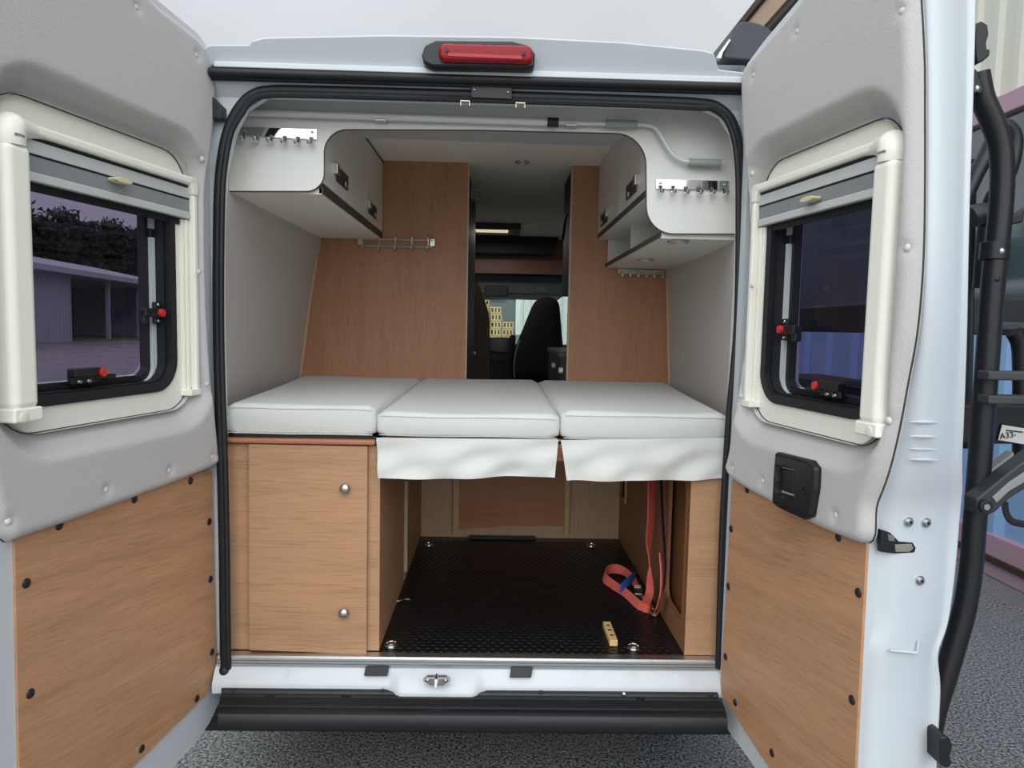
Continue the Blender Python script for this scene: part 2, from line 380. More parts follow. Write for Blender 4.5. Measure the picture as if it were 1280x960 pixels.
# ---- shed and trees, seen through the left door's window
SHG = mat('shed_grey', (150, 152, 160), .6); ROOFG = mat('shed_roof', (164, 164, 168), .55, var=.08, vscale=.6)
def cx(x0, x1, Y, z0, z1, pitch, depth):
    mb = MB(); v = []; n = int((x1-x0)/pitch)
    for i in range(n):
        for a, d in ((0, 0), (.55, 0), (.65, 1), (.9, 1)): v += [(x0+(i+a)*pitch, Y-d*depth, z0), (x0+(i+a)*pitch, Y-d*depth, z1)]
    return mb.add(v, [(2*j, 2*j+2, 2*j+3, 2*j+1) for j in range(len(v)//2-1)])
shd = thing('storage_shed', 'grey corrugated storage shed with an open bay under a low roof', 'building', (-27.7, 40.8, 0))
shd.rotation_euler = (0, 0, math.radians(96.7)); shd['_loc'] = 1; WM[shd.name] = Matrix.Identity(4)
cx(-16, 5.0, 0, 0, 4.5, .45, .05).build('front_wall', SHG, shd, smooth=0)
MB().box((4.9, 0, 0), (5.1, 12, 4.5)).build('bay_wall', SHG, shd)
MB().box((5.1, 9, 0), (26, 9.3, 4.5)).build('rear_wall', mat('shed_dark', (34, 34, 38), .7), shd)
MB().box((25.8, 0, 0), (26, 9, 4.5)).build('end_wall', SHG, shd)
for x in (11, 17, 25.6): MB().box((x, 0, 0), (x+.25, .25, 4.4)).build('post', SHG, shd)
rp_ = lambda x: [(x, -1, 4.35), (x, -1, 4.7), (x, 7, 6.3), (x, 12, 6.3), (x, 12, 4.35)]
MB().prism(rp_(-16.5), rp_(26.5)).build('roof', ROOFG, shd)
for x in (-4, 0, 4.2, 8.5): MB().dome((x, 5.6, 5.95), (0, -.2, 1), 1.1, .5, 20).build('roof_light', ROOFG, shd)
gr = MB().box((-30.5, 46, -.05), (-27.6, 66, .05)).build('grass_verge', mat('verge_green', (84, 104, 48), .95, var=.4, vscale=3)); tag(gr, 'strip of green grass in front of the shed', 'grass', kind='stuff')
LEAF = mat('pine_green', (36, 44, 34), .9, var=.3, vscale=.5); BARK = mat('pine_bark', (70, 56, 46), .9)
def tree(loc, h, seed):
    R = np.random.default_rng(seed)
    t = thing('pine_tree', 'dark pine tree in the dense row behind the shed', 'tree', loc, 'pine trees behind the shed')
    x, y, z = loc
    MB().tube([(x, y, 0), (x+.2, y, h*.5), (x, y, h*.9)], [.28, .2, .05], 8).build('trunk', BARK, t)
    mb = MB(); v = []; f = []
    for k in range(42):
        a = R.uniform(0, 6.28); zz = h*R.uniform(.10, .94); rr = (1.22-zz/h)*h*.24*R.uniform(.1, 1)
        c = np.array([x+rr*math.cos(a), y+rr*math.sin(a), zz]); s = h*.085*R.uniform(.7, 1.4)
        for j in range(85):
            d = R.normal(size=3); d /= np.linalg.norm(d); p = c+d*s*R.uniform(.4, 1.15)*np.array([1.25, 1.25, .7])
            e1 = R.normal(size=3)*.24; e2 = R.normal(size=3)*.24; i = len(v); v += [p, p+e1, p+e2]; f.append((i, i+1, i+2))
        i = len(v)
        for q in ((1, 0, 0), (-1, 0, 0), (0, 1, 0), (0, -1, 0), (0, 0, .6), (0, 0, -.6)): v.append(c+np.array(q)*s*.95)
        f += [(i, i+2, i+4), (i+2, i+1, i+4), (i+1, i+3, i+4), (i+3, i, i+4), (i+2, i, i+5), (i+1, i+2, i+5), (i+3, i+1, i+5), (i, i+3, i+5)]
    mb.add(v, f); me = bpy.data.meshes.new('foliage'); me.from_pydata([tuple(map(float, q)) for q in v], [], f); me.materials.append(LEAF)
    o = bpy.data.objects.new('foliage', me); COL.objects.link(o); parent_to(o, t); return t
protos = []
tx = [(-45-.1*i+1.2*math.sin(i*2.4), 54+2.6*i, [11.6, 12.6, 11.0, 12.2, 11.4, 12.8, 11.2][i % 7]+.10*i) for i in range(17)]
for i, (x, y, h) in enumerate(tx):
    if i < 3: protos.append((tree((x, y, 0), h, 40+i), h)); continue
    pr, ph = protos[i % 3]; t = pr.copy(); COL.objects.link(t); t.location = (x, y, 0); t.scale = (1, 1, h/ph); t.rotation_euler = (0, 0, i*1.3)
    for ch in list(pr.children):
        c = ch.copy(); COL.objects.link(c); c.parent = t; c.matrix_parent_inverse = ch.matrix_parent_inverse

# ---- what stands beyond the windscreen
hall = thing('white_hall', 'white ribbed hall standing straight beyond the windscreen', 'building', (1.5, 18, 0))
cx(.56, 3.2, 18, 0, 5.5, .22, .04).build('ribbed_wall', mat('hall_white', (226, 230, 222), .5), hall, smooth=0)
MB().box((-5, 18.05, 0), (3.2, 18.6, 5.5)).build('wall', mat('hall_grey', (78, 86, 92), .6), hall)
MB().box((.55, 17.72, 1.15), (1.1, 17.95, 1.35)).build('wall_lamp', GREYI, hall)
CR = mat('yellow_crate_plastic', (226, 196, 122), .6)
def crate(loc, first=[None], lab=''):
    if first[0] is None:
        t = thing('crate', lab, 'crate', (0, 0, 0), 'crates stacked beyond the windscreen'); t['_loc'] = 1; WM[t.name] = Matrix.Identity(4)
        mb = MB(); hx, hy, hz = .122, .15, .15
        mb.box((-hx, -hy, 0), (hx, hy, .02)).box((-hx, -hy, .13), (hx, -hy+.02, hz)).box((-hx, hy-.02, .13), (hx, hy, hz)).box((-hx, -hy, 0), (hx, -hy+.02, .04))
        for xx in (-hx, -.045, .02, hx-.03): mb.box((xx, -hy, 0), (xx+.03, -hy+.02, hz))
        mb.box((-hx, -hy, 0), (-hx+.02, hy, hz)).box((hx-.02, -hy, 0), (hx, hy, hz))
        mb.build('shell', CR, t); MB().box((-.11, -.12, .02), (.11, .12, .12)).build('inner_block', mat('crate_dark_brown', (70, 56, 40), .9), t)  # plain dark brown block fills the crate's inside
        first[0] = t; t.location = loc; return t
    s = first[0]; t = s.copy(); COL.objects.link(t); t.location = loc; t['label'] = lab
    for ch in s.children:
        c = ch.copy(); COL.objects.link(c); c.parent = t
    return t
tbl = MB().box((-1.5, 12.7, 0), (.6, 13.6, .9)).build('pallet_stand', mat('pallet_grey', (120, 116, 108), .8), bevel=.01)
tag(tbl, 'low grey stand under the yellow crates outside the windscreen', 'stand')
for cxx, n, ln in ((.016, 7, 'in the tall front stack of yellow crates, %s'), (.275, 5, 'in the short stack right of the tall one, %s'), (-.245, 8, 'in the dim stack left of the tall one, %s')):
    for k in range(n):
        pos = 'topmost' if k == n-1 else 'lowest' if k == 0 else '%s from the bottom' % ['', 'second', 'third', 'fourth', 'fifth', 'sixth', 'seventh', 'eighth', 'ninth'][k]
        crate((cxx+.008*((k*7) % 3-1), 13, .90+k*.155), lab='yellow crate '+ln % pos)

# ================================================================== VAN INTERIOR SHELL (the room)
def struct(mb, name, m, **k):
    o = mb.build(name, m, None, **k); o['kind'] = 'structure'; return o
BWY = 1.30
# floor with the raised studs of the rubber mat
fl = MB().box((-.93, .0, FZ-.03), (.95, 5.3, FZ))
struct(fl, 'floor', MATF)
# side walls: profile in z, swept along y
def wallside(sg, xs, name):
    mb = MB(); v = []; f = []; ys = [.037, .15, .35, .7, 1.0, 1.32, 3.9]
    for j, y in enumerate(ys):
        k = 1-max(0, 1-y/.9)**2
        for (z, x) in xs: v.append((sg*(.79+(x-.79)*k), y, z))
    n = len(xs)
    for j in range(len(ys)-1):
        for i in range(n-1): f.append((j*n+i, j*n+n+i, j*n+n+i+1, j*n+i+1))
    o = struct(mb.add(v, f), name, WALLF, smooth=60)
    return o
wallside(-1, [(.5, .93), (1.2, .92), (1.32, .903), (1.6, .862), (1.84, .826), (1.885, .820), (1.91, .800), (1.95, .797), (2.1, .795), (2.37, .76)], 'wall_left')
wallside(1, [(.5, .95), (1.2, .93), (1.32, .907), (1.6, .889), (1.88, .868), (2.37, .84)], 'wall_right')
struct(MB().box((-.85, .14, 2.345), (.88, 5.2, 2.375)), 'ceiling', CEILM)

# ---- upright wooden panels at the bed's far side
pl = thing('partition_panel', 'tall wooden partition at the left of the aisle behind the bed', 'partition', (-.5, BWY, FZ))
def ynorm(l): return l
P = pxY([(372, 560), (372, 475), (376, 470), (400, 297), (404, 280), (404, 205), (470, 205), (585, 206), (585, 560)], BWY)
P = [(-.90, FZ), (-.90, 1.31), (-.80, 1.98), (-.79, 2.345), (-.095, 2.345), (-.095, 1.2), (-.095, FZ)]
slab(P, [], 0, .03, XZ(BWY)).build('panel_face', W_V, pl)
MB().box((-.098, BWY-.003, 1.2), (-.092, BWY+.035, 2.345)).build('edge_trim', mat('edge_light', (206, 176, 146), .5), pl)
MB().box((-.13, BWY+.04, FZ), (-.10, 2.55, 2.345)).build('side_panel', mat('black_side', (30, 29, 30), .6), pl)
pr = thing('partition_panel', 'wooden partition at the right of the aisle behind the bed', 'partition', (.65, BWY, FZ))
P = [(.40, FZ), (.92, FZ), (.905, 1.33), (.865, 1.9), (.85, 2.345), (.40, 2.345)]
slab(P, [], 0, .03, XZ(BWY)).build('panel_face', W_V, pr)
MB().box((.397, BWY-.002, 1.2), (.403, BWY+.03, 2.345)).build('edge_trim', mat('edge_light', (206, 176, 146), .5), pr)
# beige corner trim between wall and panels
struct(MB().tube([(-.905, BWY-.006, 1.2), (-.895, BWY-.006, 1.33), (-.85, BWY-.006, 1.66), (-.80, BWY-.006, 1.985)], .006, 6), 'trim_1', mat('edge_light', (206, 176, 146), .5))
struct(MB().tube([(.908, BWY-.006, 1.2), (.90, BWY-.006, 1.36), (.87, BWY-.006, 1.87)], .006, 6), 'trim_2', mat('edge_light', (206, 176, 146), .5))

# ================================================================== VAN BODY
van = thing('camper_van', 'white camper van seen from behind with both rear doors open', 'van', (0, 0, 0))
opening = pxY([(283, 830), (281, 600), (276.5, 400), (276.5, 300), (280, 215), (291, 165), (306, 136), (332, 119), (600, 124), (800, 130), (880, 134), (902, 144), (916, 166), (924, 200), (925, 300), (921, 420), (914, 560), (904, 700), (901, 830)], -.0)
opening[0] = (opening[0][0], .46); opening[-1] = (opening[-1][0], .46)
outer = [(-.97, .40), (-.99, 1.2), (-.96, 1.9), (-.90, 2.29), (.90, 2.29), (.97, 1.9), (1.0, 1.2), (.97, .40)]
# rear frame: flat ring around the opening, closed below by the sill
mb = slab(outer, [opening], .012, .035, XZ(0)); mb.build('rear_frame', PAINTIN, van, smooth=30)
# roof header with its moulded upper edge
top = pxY([(250, 82), (252, 60), (262, 55), (311, 55), (314, 50), (330, 46), (480, 43), (640, 45), (780, 52), (880, 62), (893, 66), (899, 86), (932, 90), (938, 108)], -.04)
top2 = [(x, z) for x, z in top]
tp_px = [(250, 82), (252, 60), (262, 55), (311, 55), (314, 50), (330, 46), (480, 43), (640, 45), (780, 52), (880, 62), (893, 66), (899, 86), (932, 90), (938, 108)]
def hy(a, b): return -.03-.055*min(1, max(0, (100+(a-600)*.03-b)/55))  # leans the header's top outward, shaped to take light off its face
hd = MB().prism([tuple(onY(a, b, hy(a, b))) for a, b in tp_px], [(x*.995, .75, z+.012) for x, z in top2]).build('roof_header', PAINT, van, bevel=.012)
# lower lip of header
lip = MB(); a = pxY([(268, 77), (932, 97)], -.05); b_ = pxY([(268, 84), (934, 105)], -.05)
lip.prism([(a[0][0], -.055, a[0][1]), (a[1][0], -.055, a[1][1]), (b_[1][0], -.055, b_[1][1]), (b_[0][0], -.055, b_[0][1])], [(a[0][0], -.02, a[0][1]+.01), (a[1][0], -.02, a[1][1]+.01), (b_[1][0], -.02, b_[1][1]), (b_[0][0], -.02, b_[0][1])])
lip.build('header_lip', PAINT, van, bevel=.003)
# weather strip under the header
for dy0, nm in ((0, 'weather_strip'),):
    A = onY(262, 90, -.045); B = onY(940, 109, -.045)
    o = MB().tube([A, B], .013, 12).build('weather_strip', RUBBER, van)
    A = onY(262, 97, -.03); B = onY(940, 116, -.03); MB().tube([A, B], .008, 10).build('strip_bead', RUBBER, o)
# inner gutter surface
G0 = pxY([(262, 98), (940, 117)], -.02); G1 = pxY([(262, 122), (940, 140)], .012)
MB().add([(G0[0][0], -.02, G0[0][1]), (G0[1][0], -.02, G0[1][1]), (G1[1][0], .014, G1[1][1]), (G1[0][0], .014, G1[0][1])], [(0, 1, 2, 3)]).build('gutter', PAINTIN, van)
# door seal, an inverted U with a rolled bead
sp_ = [(282, 836), (281, 760), (280.5, 700), (278.5, 600), (277, 550), (274, 460), (273, 400), (273, 330), (274.5, 240), (279, 195), (286, 163), (298, 138), (314, 121), (338, 114), (400, 114.5), (600, 120), (800, 126.5), (875, 130), (898, 136), (915, 155), (924.5, 195), (926.5, 260), (924.5, 400), (915, 510), (911, 570), (907, 640), (904, 720), (901, 835)]
pts = smoothline([onY(a, b, -.008) for a, b in sp_], 5)
o = MB().tube(pts, .0165, 14).build('door_seal', RUBBER, van)
pts2 = smoothline([onY(a+(3.5 if a < 300 else -3.5 if a > 890 else 0), b+(5 if 120 > b or 290 < a < 890 and b < 140 else 0), -.02) for a, b in sp_], 5)
MB().tube(pts2, .009, 8).build('seal_bead', RUBBER, o)
MB().dome(onY(282, 838, -.012)-np.array([0, .0, 0]), (0, -1, -.3), .021, .022).build('seal_end', RUBBER, o)
# black hinges
for (a, b, c, d) in ((263, 118, 277, 148),):
    p = pxY([(a, b), (c, b+14), (c, d), (a, d)], -.03); MB().prism([(x, -.03, z) for x, z in p], [(x, .01, z) for x, z in p]).build('hinge', BLACKP, van, bevel=.003)
# upper latch plate
p = pxY([(589, 107), (640, 109), (640, 124), (589, 122)], -.035)
o = MB().prism([(x, -.035, z) for x, z in p], [(x, .0, z) for x, z in p]).build('latch_plate', BLACKP, van, bevel=.002)
for q in ((593, 112), (635, 115)): MB().dome(onY(q[0], q[1], -.036), (0, -1, 0), .004, .003, 8).build('screw', STEEL, o)
for qx, qy in ((581, 127), (650, 129.5)):
    A = onY(qx-5, qy+5, -.04); B = onY(qx-5, qy-1, -.04); Cc = onY(qx+6, qy-.5, -.04); D_ = onY(qx+6, qy+5.5, -.04)
    MB().tube([A, B, Cc, D_], .0028, 6).build('striker_clip', mat('brass_clip', (190, 180, 160), .35, .9), van)
# brake light
p = pxY([(527, 68), (531, 56), (545, 50), (640, 51), (660, 56), (669, 66), (668, 84), (660, 85), (540, 83), (529, 78)], -.095)
bl = MB().prism([(x, -.095, z) for x, z in p], [(x, -.03, z) for x, z in p]).build('brake_light', BLACKP, van, bevel=.008)
p = roundpoly(pxY([(548, 53), (665, 56), (667, 79), (549, 76)], -.11), .018)
ln = relief(p, [], lambda q: .0+.012*np.sqrt(np.clip(1-(1-np.clip(dist_loop(q, p)/.012, 0, 1))**2, 0, 1)), .006, -.02, lambda u, v, t: (u, -.103-t, v)).build('red_lens', REDL, bl)
p2 = pxY([(560, 66), (652, 70), (652, 74), (560, 70)], -.1155)
MB().prism([(x, -.1165, z) for x, z in p2], [(x, -.105, z) for x, z in p2]).build('highlight_strip', mat('highlight_red', (168, 16, 30), .3), bl)  # brighter red bar paints a highlight onto the brake light
for q in ((558.5, 62.5), (655, 66.5)): MB().cyl(onY(q[0], q[1], -.119), (0, 1, 0), .0055, .01, 12).build('screw', BLACKP, bl)
# roof and sides of the van
rf = MB(); prof = [(-1.0, .35), (-1.02, 1.1), (-.97, 1.9), (-.90, 2.30), (-.80, 2.385), (.80, 2.385), (.90, 2.30), (.97, 1.9), (1.02, 1.1), (1.0, .35)]
ys = [.08, 1.5, 3.8, 4.6, 5.15]
v = []; f = []
for j, y in enumerate(ys):
    for (x, z) in prof: v.append((x, y, z-(.0 if j < 4 else .25 if z > 2 else 0)))
n = len(prof)
for j in range(len(ys)-1):
    for i in range(n-1):
        if not (ys[j] >= 3.8 and i in (1, 7)): f.append((j*n+i, j*n+i+1, j*n+n+i+1, j*n+n+i))
rf.add(v, f).build('body_skin', PAINT, van, smooth=40)
MB().add([(-1.02, 3.8, 1.1), (-.97, 3.8, 1.9), (-.97, 5.1, 1.9), (-1.02, 5.1, 1.1)], [(0, 1, 2, 3)]).add([(1.02, 3.8, 1.1), (.97, 3.8, 1.9), (.97, 5.1, 1.9), (1.02, 5.1, 1.1)], [(0, 1, 2, 3)]).build('cab_side_glass', GLASSC, van, smooth=0)
# sill: aluminium strip then painted ledge with the lock dip
A0 = onZ(284, 822, FZ); 
st_ = MB(); pr_ = [(.022, FZ+.003), (-.012, FZ+.004), (-.018, FZ-.001), (-.019, FZ-.026), (-.014, FZ-.027)]
v = []; f = []
for x in (-.795, .79):
    for (y, z) in pr_: v.append((x, y, z))
n = len(pr_); f = [(i, i+1, n+i+1, n+i) for i in range(n-1)]
sill_strip = st_.add(v, f).build('sill_strip', ALU, van)
for i in range(13):
    MB().dome((-.74+i*.123, -.004, FZ+.003), (0, 0, 1), .0035, .002, 8).build('rivet', STEEL, sill_strip)
for dz_ in (-.008, -.017): MB().box((-.795, -.0205, FZ+dz_-.001), (.79, -.0185, FZ+dz_+.001)).build('groove', mat('groove_grey', (90, 92, 94), .5), sill_strip)
sl = MB(); xs = np.linspace(-.80, .80, 161); cxm = onY(546, 850, -.05)[0]
v = []; f = []
for x in xs:
    m_ = float(sstep((.155-abs(x-cxm))/.05)); k_ = 0
    for a_ in (-.55, .33, .48, .66): k_ += .003*float(sstep((.028-abs(x-a_))/.008))
    for (y, z) in [(.0, FZ-.02), (-.016, FZ-.03), (-.026-.012*m_-k_, FZ-.040-.002*m_), (-.034-.02*m_-k_, FZ-.052-.004*m_), (-.044-.026*m_-.0*k_, FZ-.066-.006*m_), (-.048-.028*m_, FZ-.076-.012*m_), (-.048-.028*m_, FZ-.10)]: v.append((x, y, z))
n = 7
for j in range(len(xs)-1):
    for i in range(n-1): f.append((j*n+i, j*n+i+1, j*n+n+i+1, j*n+n+i))
sill = sl.add(v, f).build('sill', PAINT, van, smooth=50)
for (a, b, c, d) in ((455, 833, 486, 844), (637, 834, 666, 846)):
    q = [onY(a+2, b, -.028), onY(c, b, -.028), onY(c-2, d, -.048), onY(a, d, -.048)]
    o = MB().prism(q, [p_+np.array([0, .006, -.006]) for p_ in q]).build('catch_plate', BLACKP, sill, bevel=.0015)
p0 = onY(546, 852, -.078)
ck = MB(); pp = [(p0[0]-.042, p0[2]+.006), (p0[0]-.03, p0[2]+.016), (p0[0]+.03, p0[2]+.016), (p0[0]+.042, p0[2]+.006), (p0[0]+.02, p0[2]-.008), (p0[0]-.02, p0[2]-.008)]
ck.prism([(x, -.086, z) for x, z in pp], [(x, -.066, z) for x, z in pp])
st2 = ck.build('striker', STEEL, sill, bevel=.002)
MB().tube([(p0[0], -.088, p0[2]-.004), (p0[0], -.115, p0[2]+.004), (p0[0], -.11, p0[2]+.022), (p0[0], -.08, p0[2]+.022)], .004, 8).build('striker_loop', CHROME, sill)
for sx_ in (-.027, .027): MB().dome((p0[0]+sx_, -.087, p0[2]+.009), (0, -1, .2), .006, .005, 10).build('bolt', STEEL, sill)
# bumper with ribbed step
bm_ = MB(); pr_ = [(.0, .452), (-.045, .452), (-.050, .446), (-.062, .446), (-.066, .441), (-.094, .439)]
y = -.096
for i in range(4):
    pr_ += [(y, .447), (y-.004, .4485), (y-.009, .4465), (y-.010, .441)]; y -= .013
pr_ += [(-.150, .442), (-.160, .440), (-.170, .434), (-.175, .424), (-.178, .405), (-.176, .392), (-.160, .383), (-.10, .375), (.05, .37)]
v = []; f = []
xs = np.linspace(0, 1, 65)
for q_ in xs:
    for (yy, z) in pr_:
        k_ = min(1, max(0, -yy/.17)); v.append(((-.785+.052*k_)*(1-q_)+(.765-.012*k_)*q_, yy, z))
n = len(pr_)
for j in range(len(xs)-1):
    for i in range(n-1): f.append((j*n+i, j*n+i+1, j*n+n+i+1, j*n+n+i))
bmp = bm_.add(v, f).build('bumper', BUMP, van, smooth=25)
for (a, b) in ((291, 862), (478, 863), (676, 865), (889, 868)):
    MB().dome(onZ(a, b, .4525), (0, -.4, 1), .006, .004, 10).build('screw', BLACKP, bmp)
MB().dome(onZ(780, 867, .453), (0, -.4, 1), .005, .003, 10).build('clip', WBOARD, bmp)
for (a, b) in ((338, 870), (432, 870), (620, 880), (800, 873)): 
    q = onZ(a, b, .4415); MB().box((q[0]-.014, q[1]-.002, .436), (q[0]+.014, q[1]+.002, .4425)).build('slot', mat('slot_black', (6, 6, 7), .8), bmp)
# underbody
for a, b in ((-.99, -.80), (.80, .99)):
    MB().box((a, .04, .30), (b, .6, .45)).build('bumper_corner', BUMP, van, bevel=.02)
for sg_ in (-1, 1):
    for wy in (1.25, 4.5):
        wh = MB().cyl((sg_*.96, wy, .33), (-sg_, 0, 0), .33, .21, 40).build('wheel', RUBBER, van, bevel=.03)
        MB().cyl((sg_*.972, wy, .33), (-sg_, 0, 0), .20, .05, 32).build('hub', STEEL, wh, bevel=.01)
ub = MB().box((-.92, .12, .21), (.92, 5.0, .37)).build('underbody', mat('underbody_black', (16, 16, 18), .8), van)
MB().box((-.11, .15, .20), (-.03, .55, .30)).build('tow_beam', mat('dull_grey_steel', (52, 52, 54), .6), van, bevel=.01)
# awning housing on the right roof edge
p = smoothloop(pxY([(903, 71), (908, 58), (915, 44), (919, 33), (927, 27), (940, 27), (956, 32), (972, 44), (982, 58), (975, 72), (950, 76), (922, 74)], .10), 3)
aw = MB().prism([(x, .10, z) for x, z in p], [(x, 3.6, z) for x, z in p]).build('awning_housing', mat('awning_grey', (52, 56, 64), .5), van, bevel=.006)
p = pxY([(896, 73), (899, 66), (912, 48), (914, 50), (904, 66), (902, 73)], .085)
MB().prism([(x, .085, z) for x, z in p], [(x, .11, z) for x, z in p]).build('awning_bracket', STEEL, van, bevel=.002)

# ================================================================== CAB, seen down the aisle
MB().box((-1.0, 5.15, FZ-.1), (1.0, 5.25, 1.34)).build('cowl', CABG, van)
ws = slab([(-.95, 1.33), (.95, 1.33), (.85, 2.2), (-.85, 2.2)], [rrect(-.80, 1.36, .80, 2.02, .06)], 0, .06, XZ(5.12)).build('windscreen_frame', CABG, van)
MB().box((-.85, 5.16, 1.33), (.85, 5.165, 2.1)).build('windscreen', GLASSC, ws)
Yd = 4.55
db = MB().box((-.85, 4.6, .6), (.85, 5.1, 1.40)).build('dashboard', mat('dash_dark', (38, 40, 43), .7), van, bevel=.03)
p = pxY([(613, 424), (637, 424), (637, 440), (613, 439)], 4.55); MB().prism([(x, 4.55, z) for x, z in p], [(x, 4.7, z) for x, z in p]).build('radio_screen', mat('screen', (48, 56, 70), .2), db)
p = pxY([(611, 422), (638, 422), (638, 474), (611, 474)], 4.58); MB().prism([(x, 4.58, z) for x, z in p], [(x, 4.7, z) for x, z in p]).build('centre_console', BLACKP, db, bevel=.01)
for q in ((619, 447), (631, 447)):
    c_ = onY(q[0], q[1], 4.54); MB().tube([c_+np.array([.027*math.cos(t), 0, .027*math.sin(t)]) for t in np.linspace(0, 6.283, 17)], .005, 6, False).build('knob_ring', CHROME, db)
    MB().cyl(c_, (0, 1, 0), .02, .06, 12).build('knob', BLACKP, db)
p = pxY([(596, 342), (700, 345), (702, 357), (597, 353)], 4.4)
oc = MB().prism([(x, 4.4, z) for x, z in pxY([(590, 342), (706, 346), (706, 370), (640, 368), (600, 369), (590, 352)], 4.4)], [(x, 5.1, z-.02) for x, z in pxY([(590, 342), (706, 346), (706, 370), (640, 368), (600, 369), (590, 352)], 4.4)]).build('overhead_console', CABG, van, bevel=.02)
p = pxY([(606, 357), (635, 357), (635, 371), (606, 371)], 4.36); MB().prism([(x, 4.36, z) for x, z in p], [(x, 4.5, z) for x, z in p]).build('console_lamp', mat('dark_slate', (50, 56, 64), .5), oc, bevel=.01)
p = pxY([(671, 359), (684, 360), (683, 366), (670, 365)], 4.385); MB().prism([(x, 4.385, z) for x, z in p], [(x, 4.42, z) for x, z in p]).build('label', mat('label_grey', (120, 122, 124), .5), oc)
# raised roof section, bulkhead over cab
P = pxY([(588, 291), (702, 291), (688, 318), (588, 316)], 4.0)
MB().prism([(x, 4.0, z) for x, z in P], [(x, 4.3, z) for x, z in P]).build('cab_bulkhead', mat('bulkhead_black', (34, 34, 40), .7), van, bevel=.01)
MB().box((-.8, 4.2, onY(640, 342, 4.2)[2]), (.8, 4.24, 2.36)).build('over_cab_board', wood('wood_cab', (140, 104, 80), 'X'), van)
# skylight
c_ = onZ(624, 287, 2.345)
sk = thing('roof_hatch', 'square ceiling roof hatch glowing pale above the aisle', 'roof hatch', (c_[0], c_[1], 2.34))
MB().box((-.14, 3.25, 2.30), (.22, 3.30, 2.344)).box((-.14, 3.6, 2.30), (.22, 3.64, 2.344)).build('frame', mat('hatch_frame', (74, 74, 76), .5), sk, bevel=.004)
MB().box((-.13, 3.32, 2.315), (.125, 3.58, 2.34)).build('blind', mat('hatch_lit', (250, 232, 200), .6, emit=(255, 238, 206), estr=.65), sk)
hl = bpy.data.lights.new('hatch_daylight', 'AREA'); hl.energy = 3.5; hl.size = .3; ho = bpy.data.objects.new('hatch_daylight', hl); COL.objects.link(ho); ho.location = (.0, 3.45, 2.29)
# ceiling spot lamps
def spot(px, py, Z, lab, nm='ceiling_spot', up=-1, r=.032, mt=None):
    c_ = onZ(px, py, Z); t = thing(nm, lab, 'spotlight' if nm == 'ceiling_spot' else 'vent', tuple(c_))
    MB().tube([c_+np.array([r*math.cos(a), r*math.sin(a), -.003]) for a in np.linspace(0, 6.283, 25)], .004, 8, False).build('rim', STEEL, t)
    MB().cyl(c_+np.array([0, 0, -.003]), (0, 0, 1), r*.9, .003, 24).build('lens', mt or mat('lamp_lens', (210, 205, 195), .3), t); return t
spot(653, 202, 2.345, 'small round ceiling spotlight over the aisle')
spot(848, 301, 1.862, 'round spotlight under the right locker shelf, nearer the rear doors')
spot(807, 324, 1.862, 'round spotlight under the right locker shelf, farther from the rear doors')
spot(412, 289, 1.985, 'round vent in the underside of the left locker', 'round_vent', r=.03, mt=mat('vent_dark', (120, 112, 104), .6))

# seat
st = thing('passenger_seat', 'black high-backed cab seat in front of the windscreen', 'seat', (.45, 3.9, FZ))
YS = 3.9
Lp = [(650, 478), (643, 474), (641.5, 460), (643, 440), (648, 425), (655, 408), (661, 393), (667, 380), (673, 374), (684, 371), (694, 374), (699, 381), (701, 400), (703, 425), (706, 450), (707, 478)]
p = smoothloop(pxY(Lp, YS), 4)
relief(p, [], lambda q: .07*np.sqrt(np.clip(1-(1-np.clip(dist_loop(q, p)/.12, 0, 1))**2, 0, 1)), .03, -.05, lambda u, v, t: (u, YS-t, v)).build('backrest', DARKC, st)
MB().tube(smoothline([onY(a, b, YS-.02) for a, b in ((643.5, 472), (642.5, 458), (645, 440), (650, 425))], 5), .006, 6).build('piping', GREYI, st)
MB().box((.2, 3.8, FZ+.0), (.62, 4.4, 1.1)).build('seat_base', DARKC, st, bevel=.03)
MB().tube([onY(637.5, 476, YS), onY(637, 450, YS), onY(640, 424, YS), onY(642, 419, YS)], [.03, .032, .032, .02], 12).build('armrest', DARKC, st)
# curved wood partition, handle
cp = thing('curved_partition', 'brown partition with a curved edge down the aisle on the left', 'partition', (-.1, 3.4, FZ))
p = pxY([(585, 480), (585, 352), (597, 352), (601, 362), (607, 378), (611, 392), (612, 402), (612, 480)], 3.4)
slab(p, [], 0, .025, XZ(3.4)).build('board', wood('wood_cocoa', (104, 80, 66), 'Z'), cp)
MB().dome(onY(593, 442, 3.36), (0, -1, 0), .016, .02, 12).build('knob', STEEL, cp)
# hook on the aisle's left wall
hk = thing('wall_hook', 'small wire hook at the top of the aisle\'s left wall', 'hook', tuple(onX(591, 240, -.085)))
q = onX(591, 240, -.09)
MB().tube([q+np.array([0, 0, -.05]), q+np.array([0, 0, .02]), q+np.array([.035, 0, .03]), q+np.array([.04, 0, .06])], .004, 6).build('wire', STEEL, hk)
MB().tube([q+np.array([.0, 0, -.03]), q+np.array([.035, 0, -.03]), q+np.array([.04, 0, .0])], .004, 6).build('prong', STEEL, hk)
MB().box(q+np.array([-.012, -.012, -.03]), q+np.array([.002, .012, .03])).build('plate', STEEL, hk)
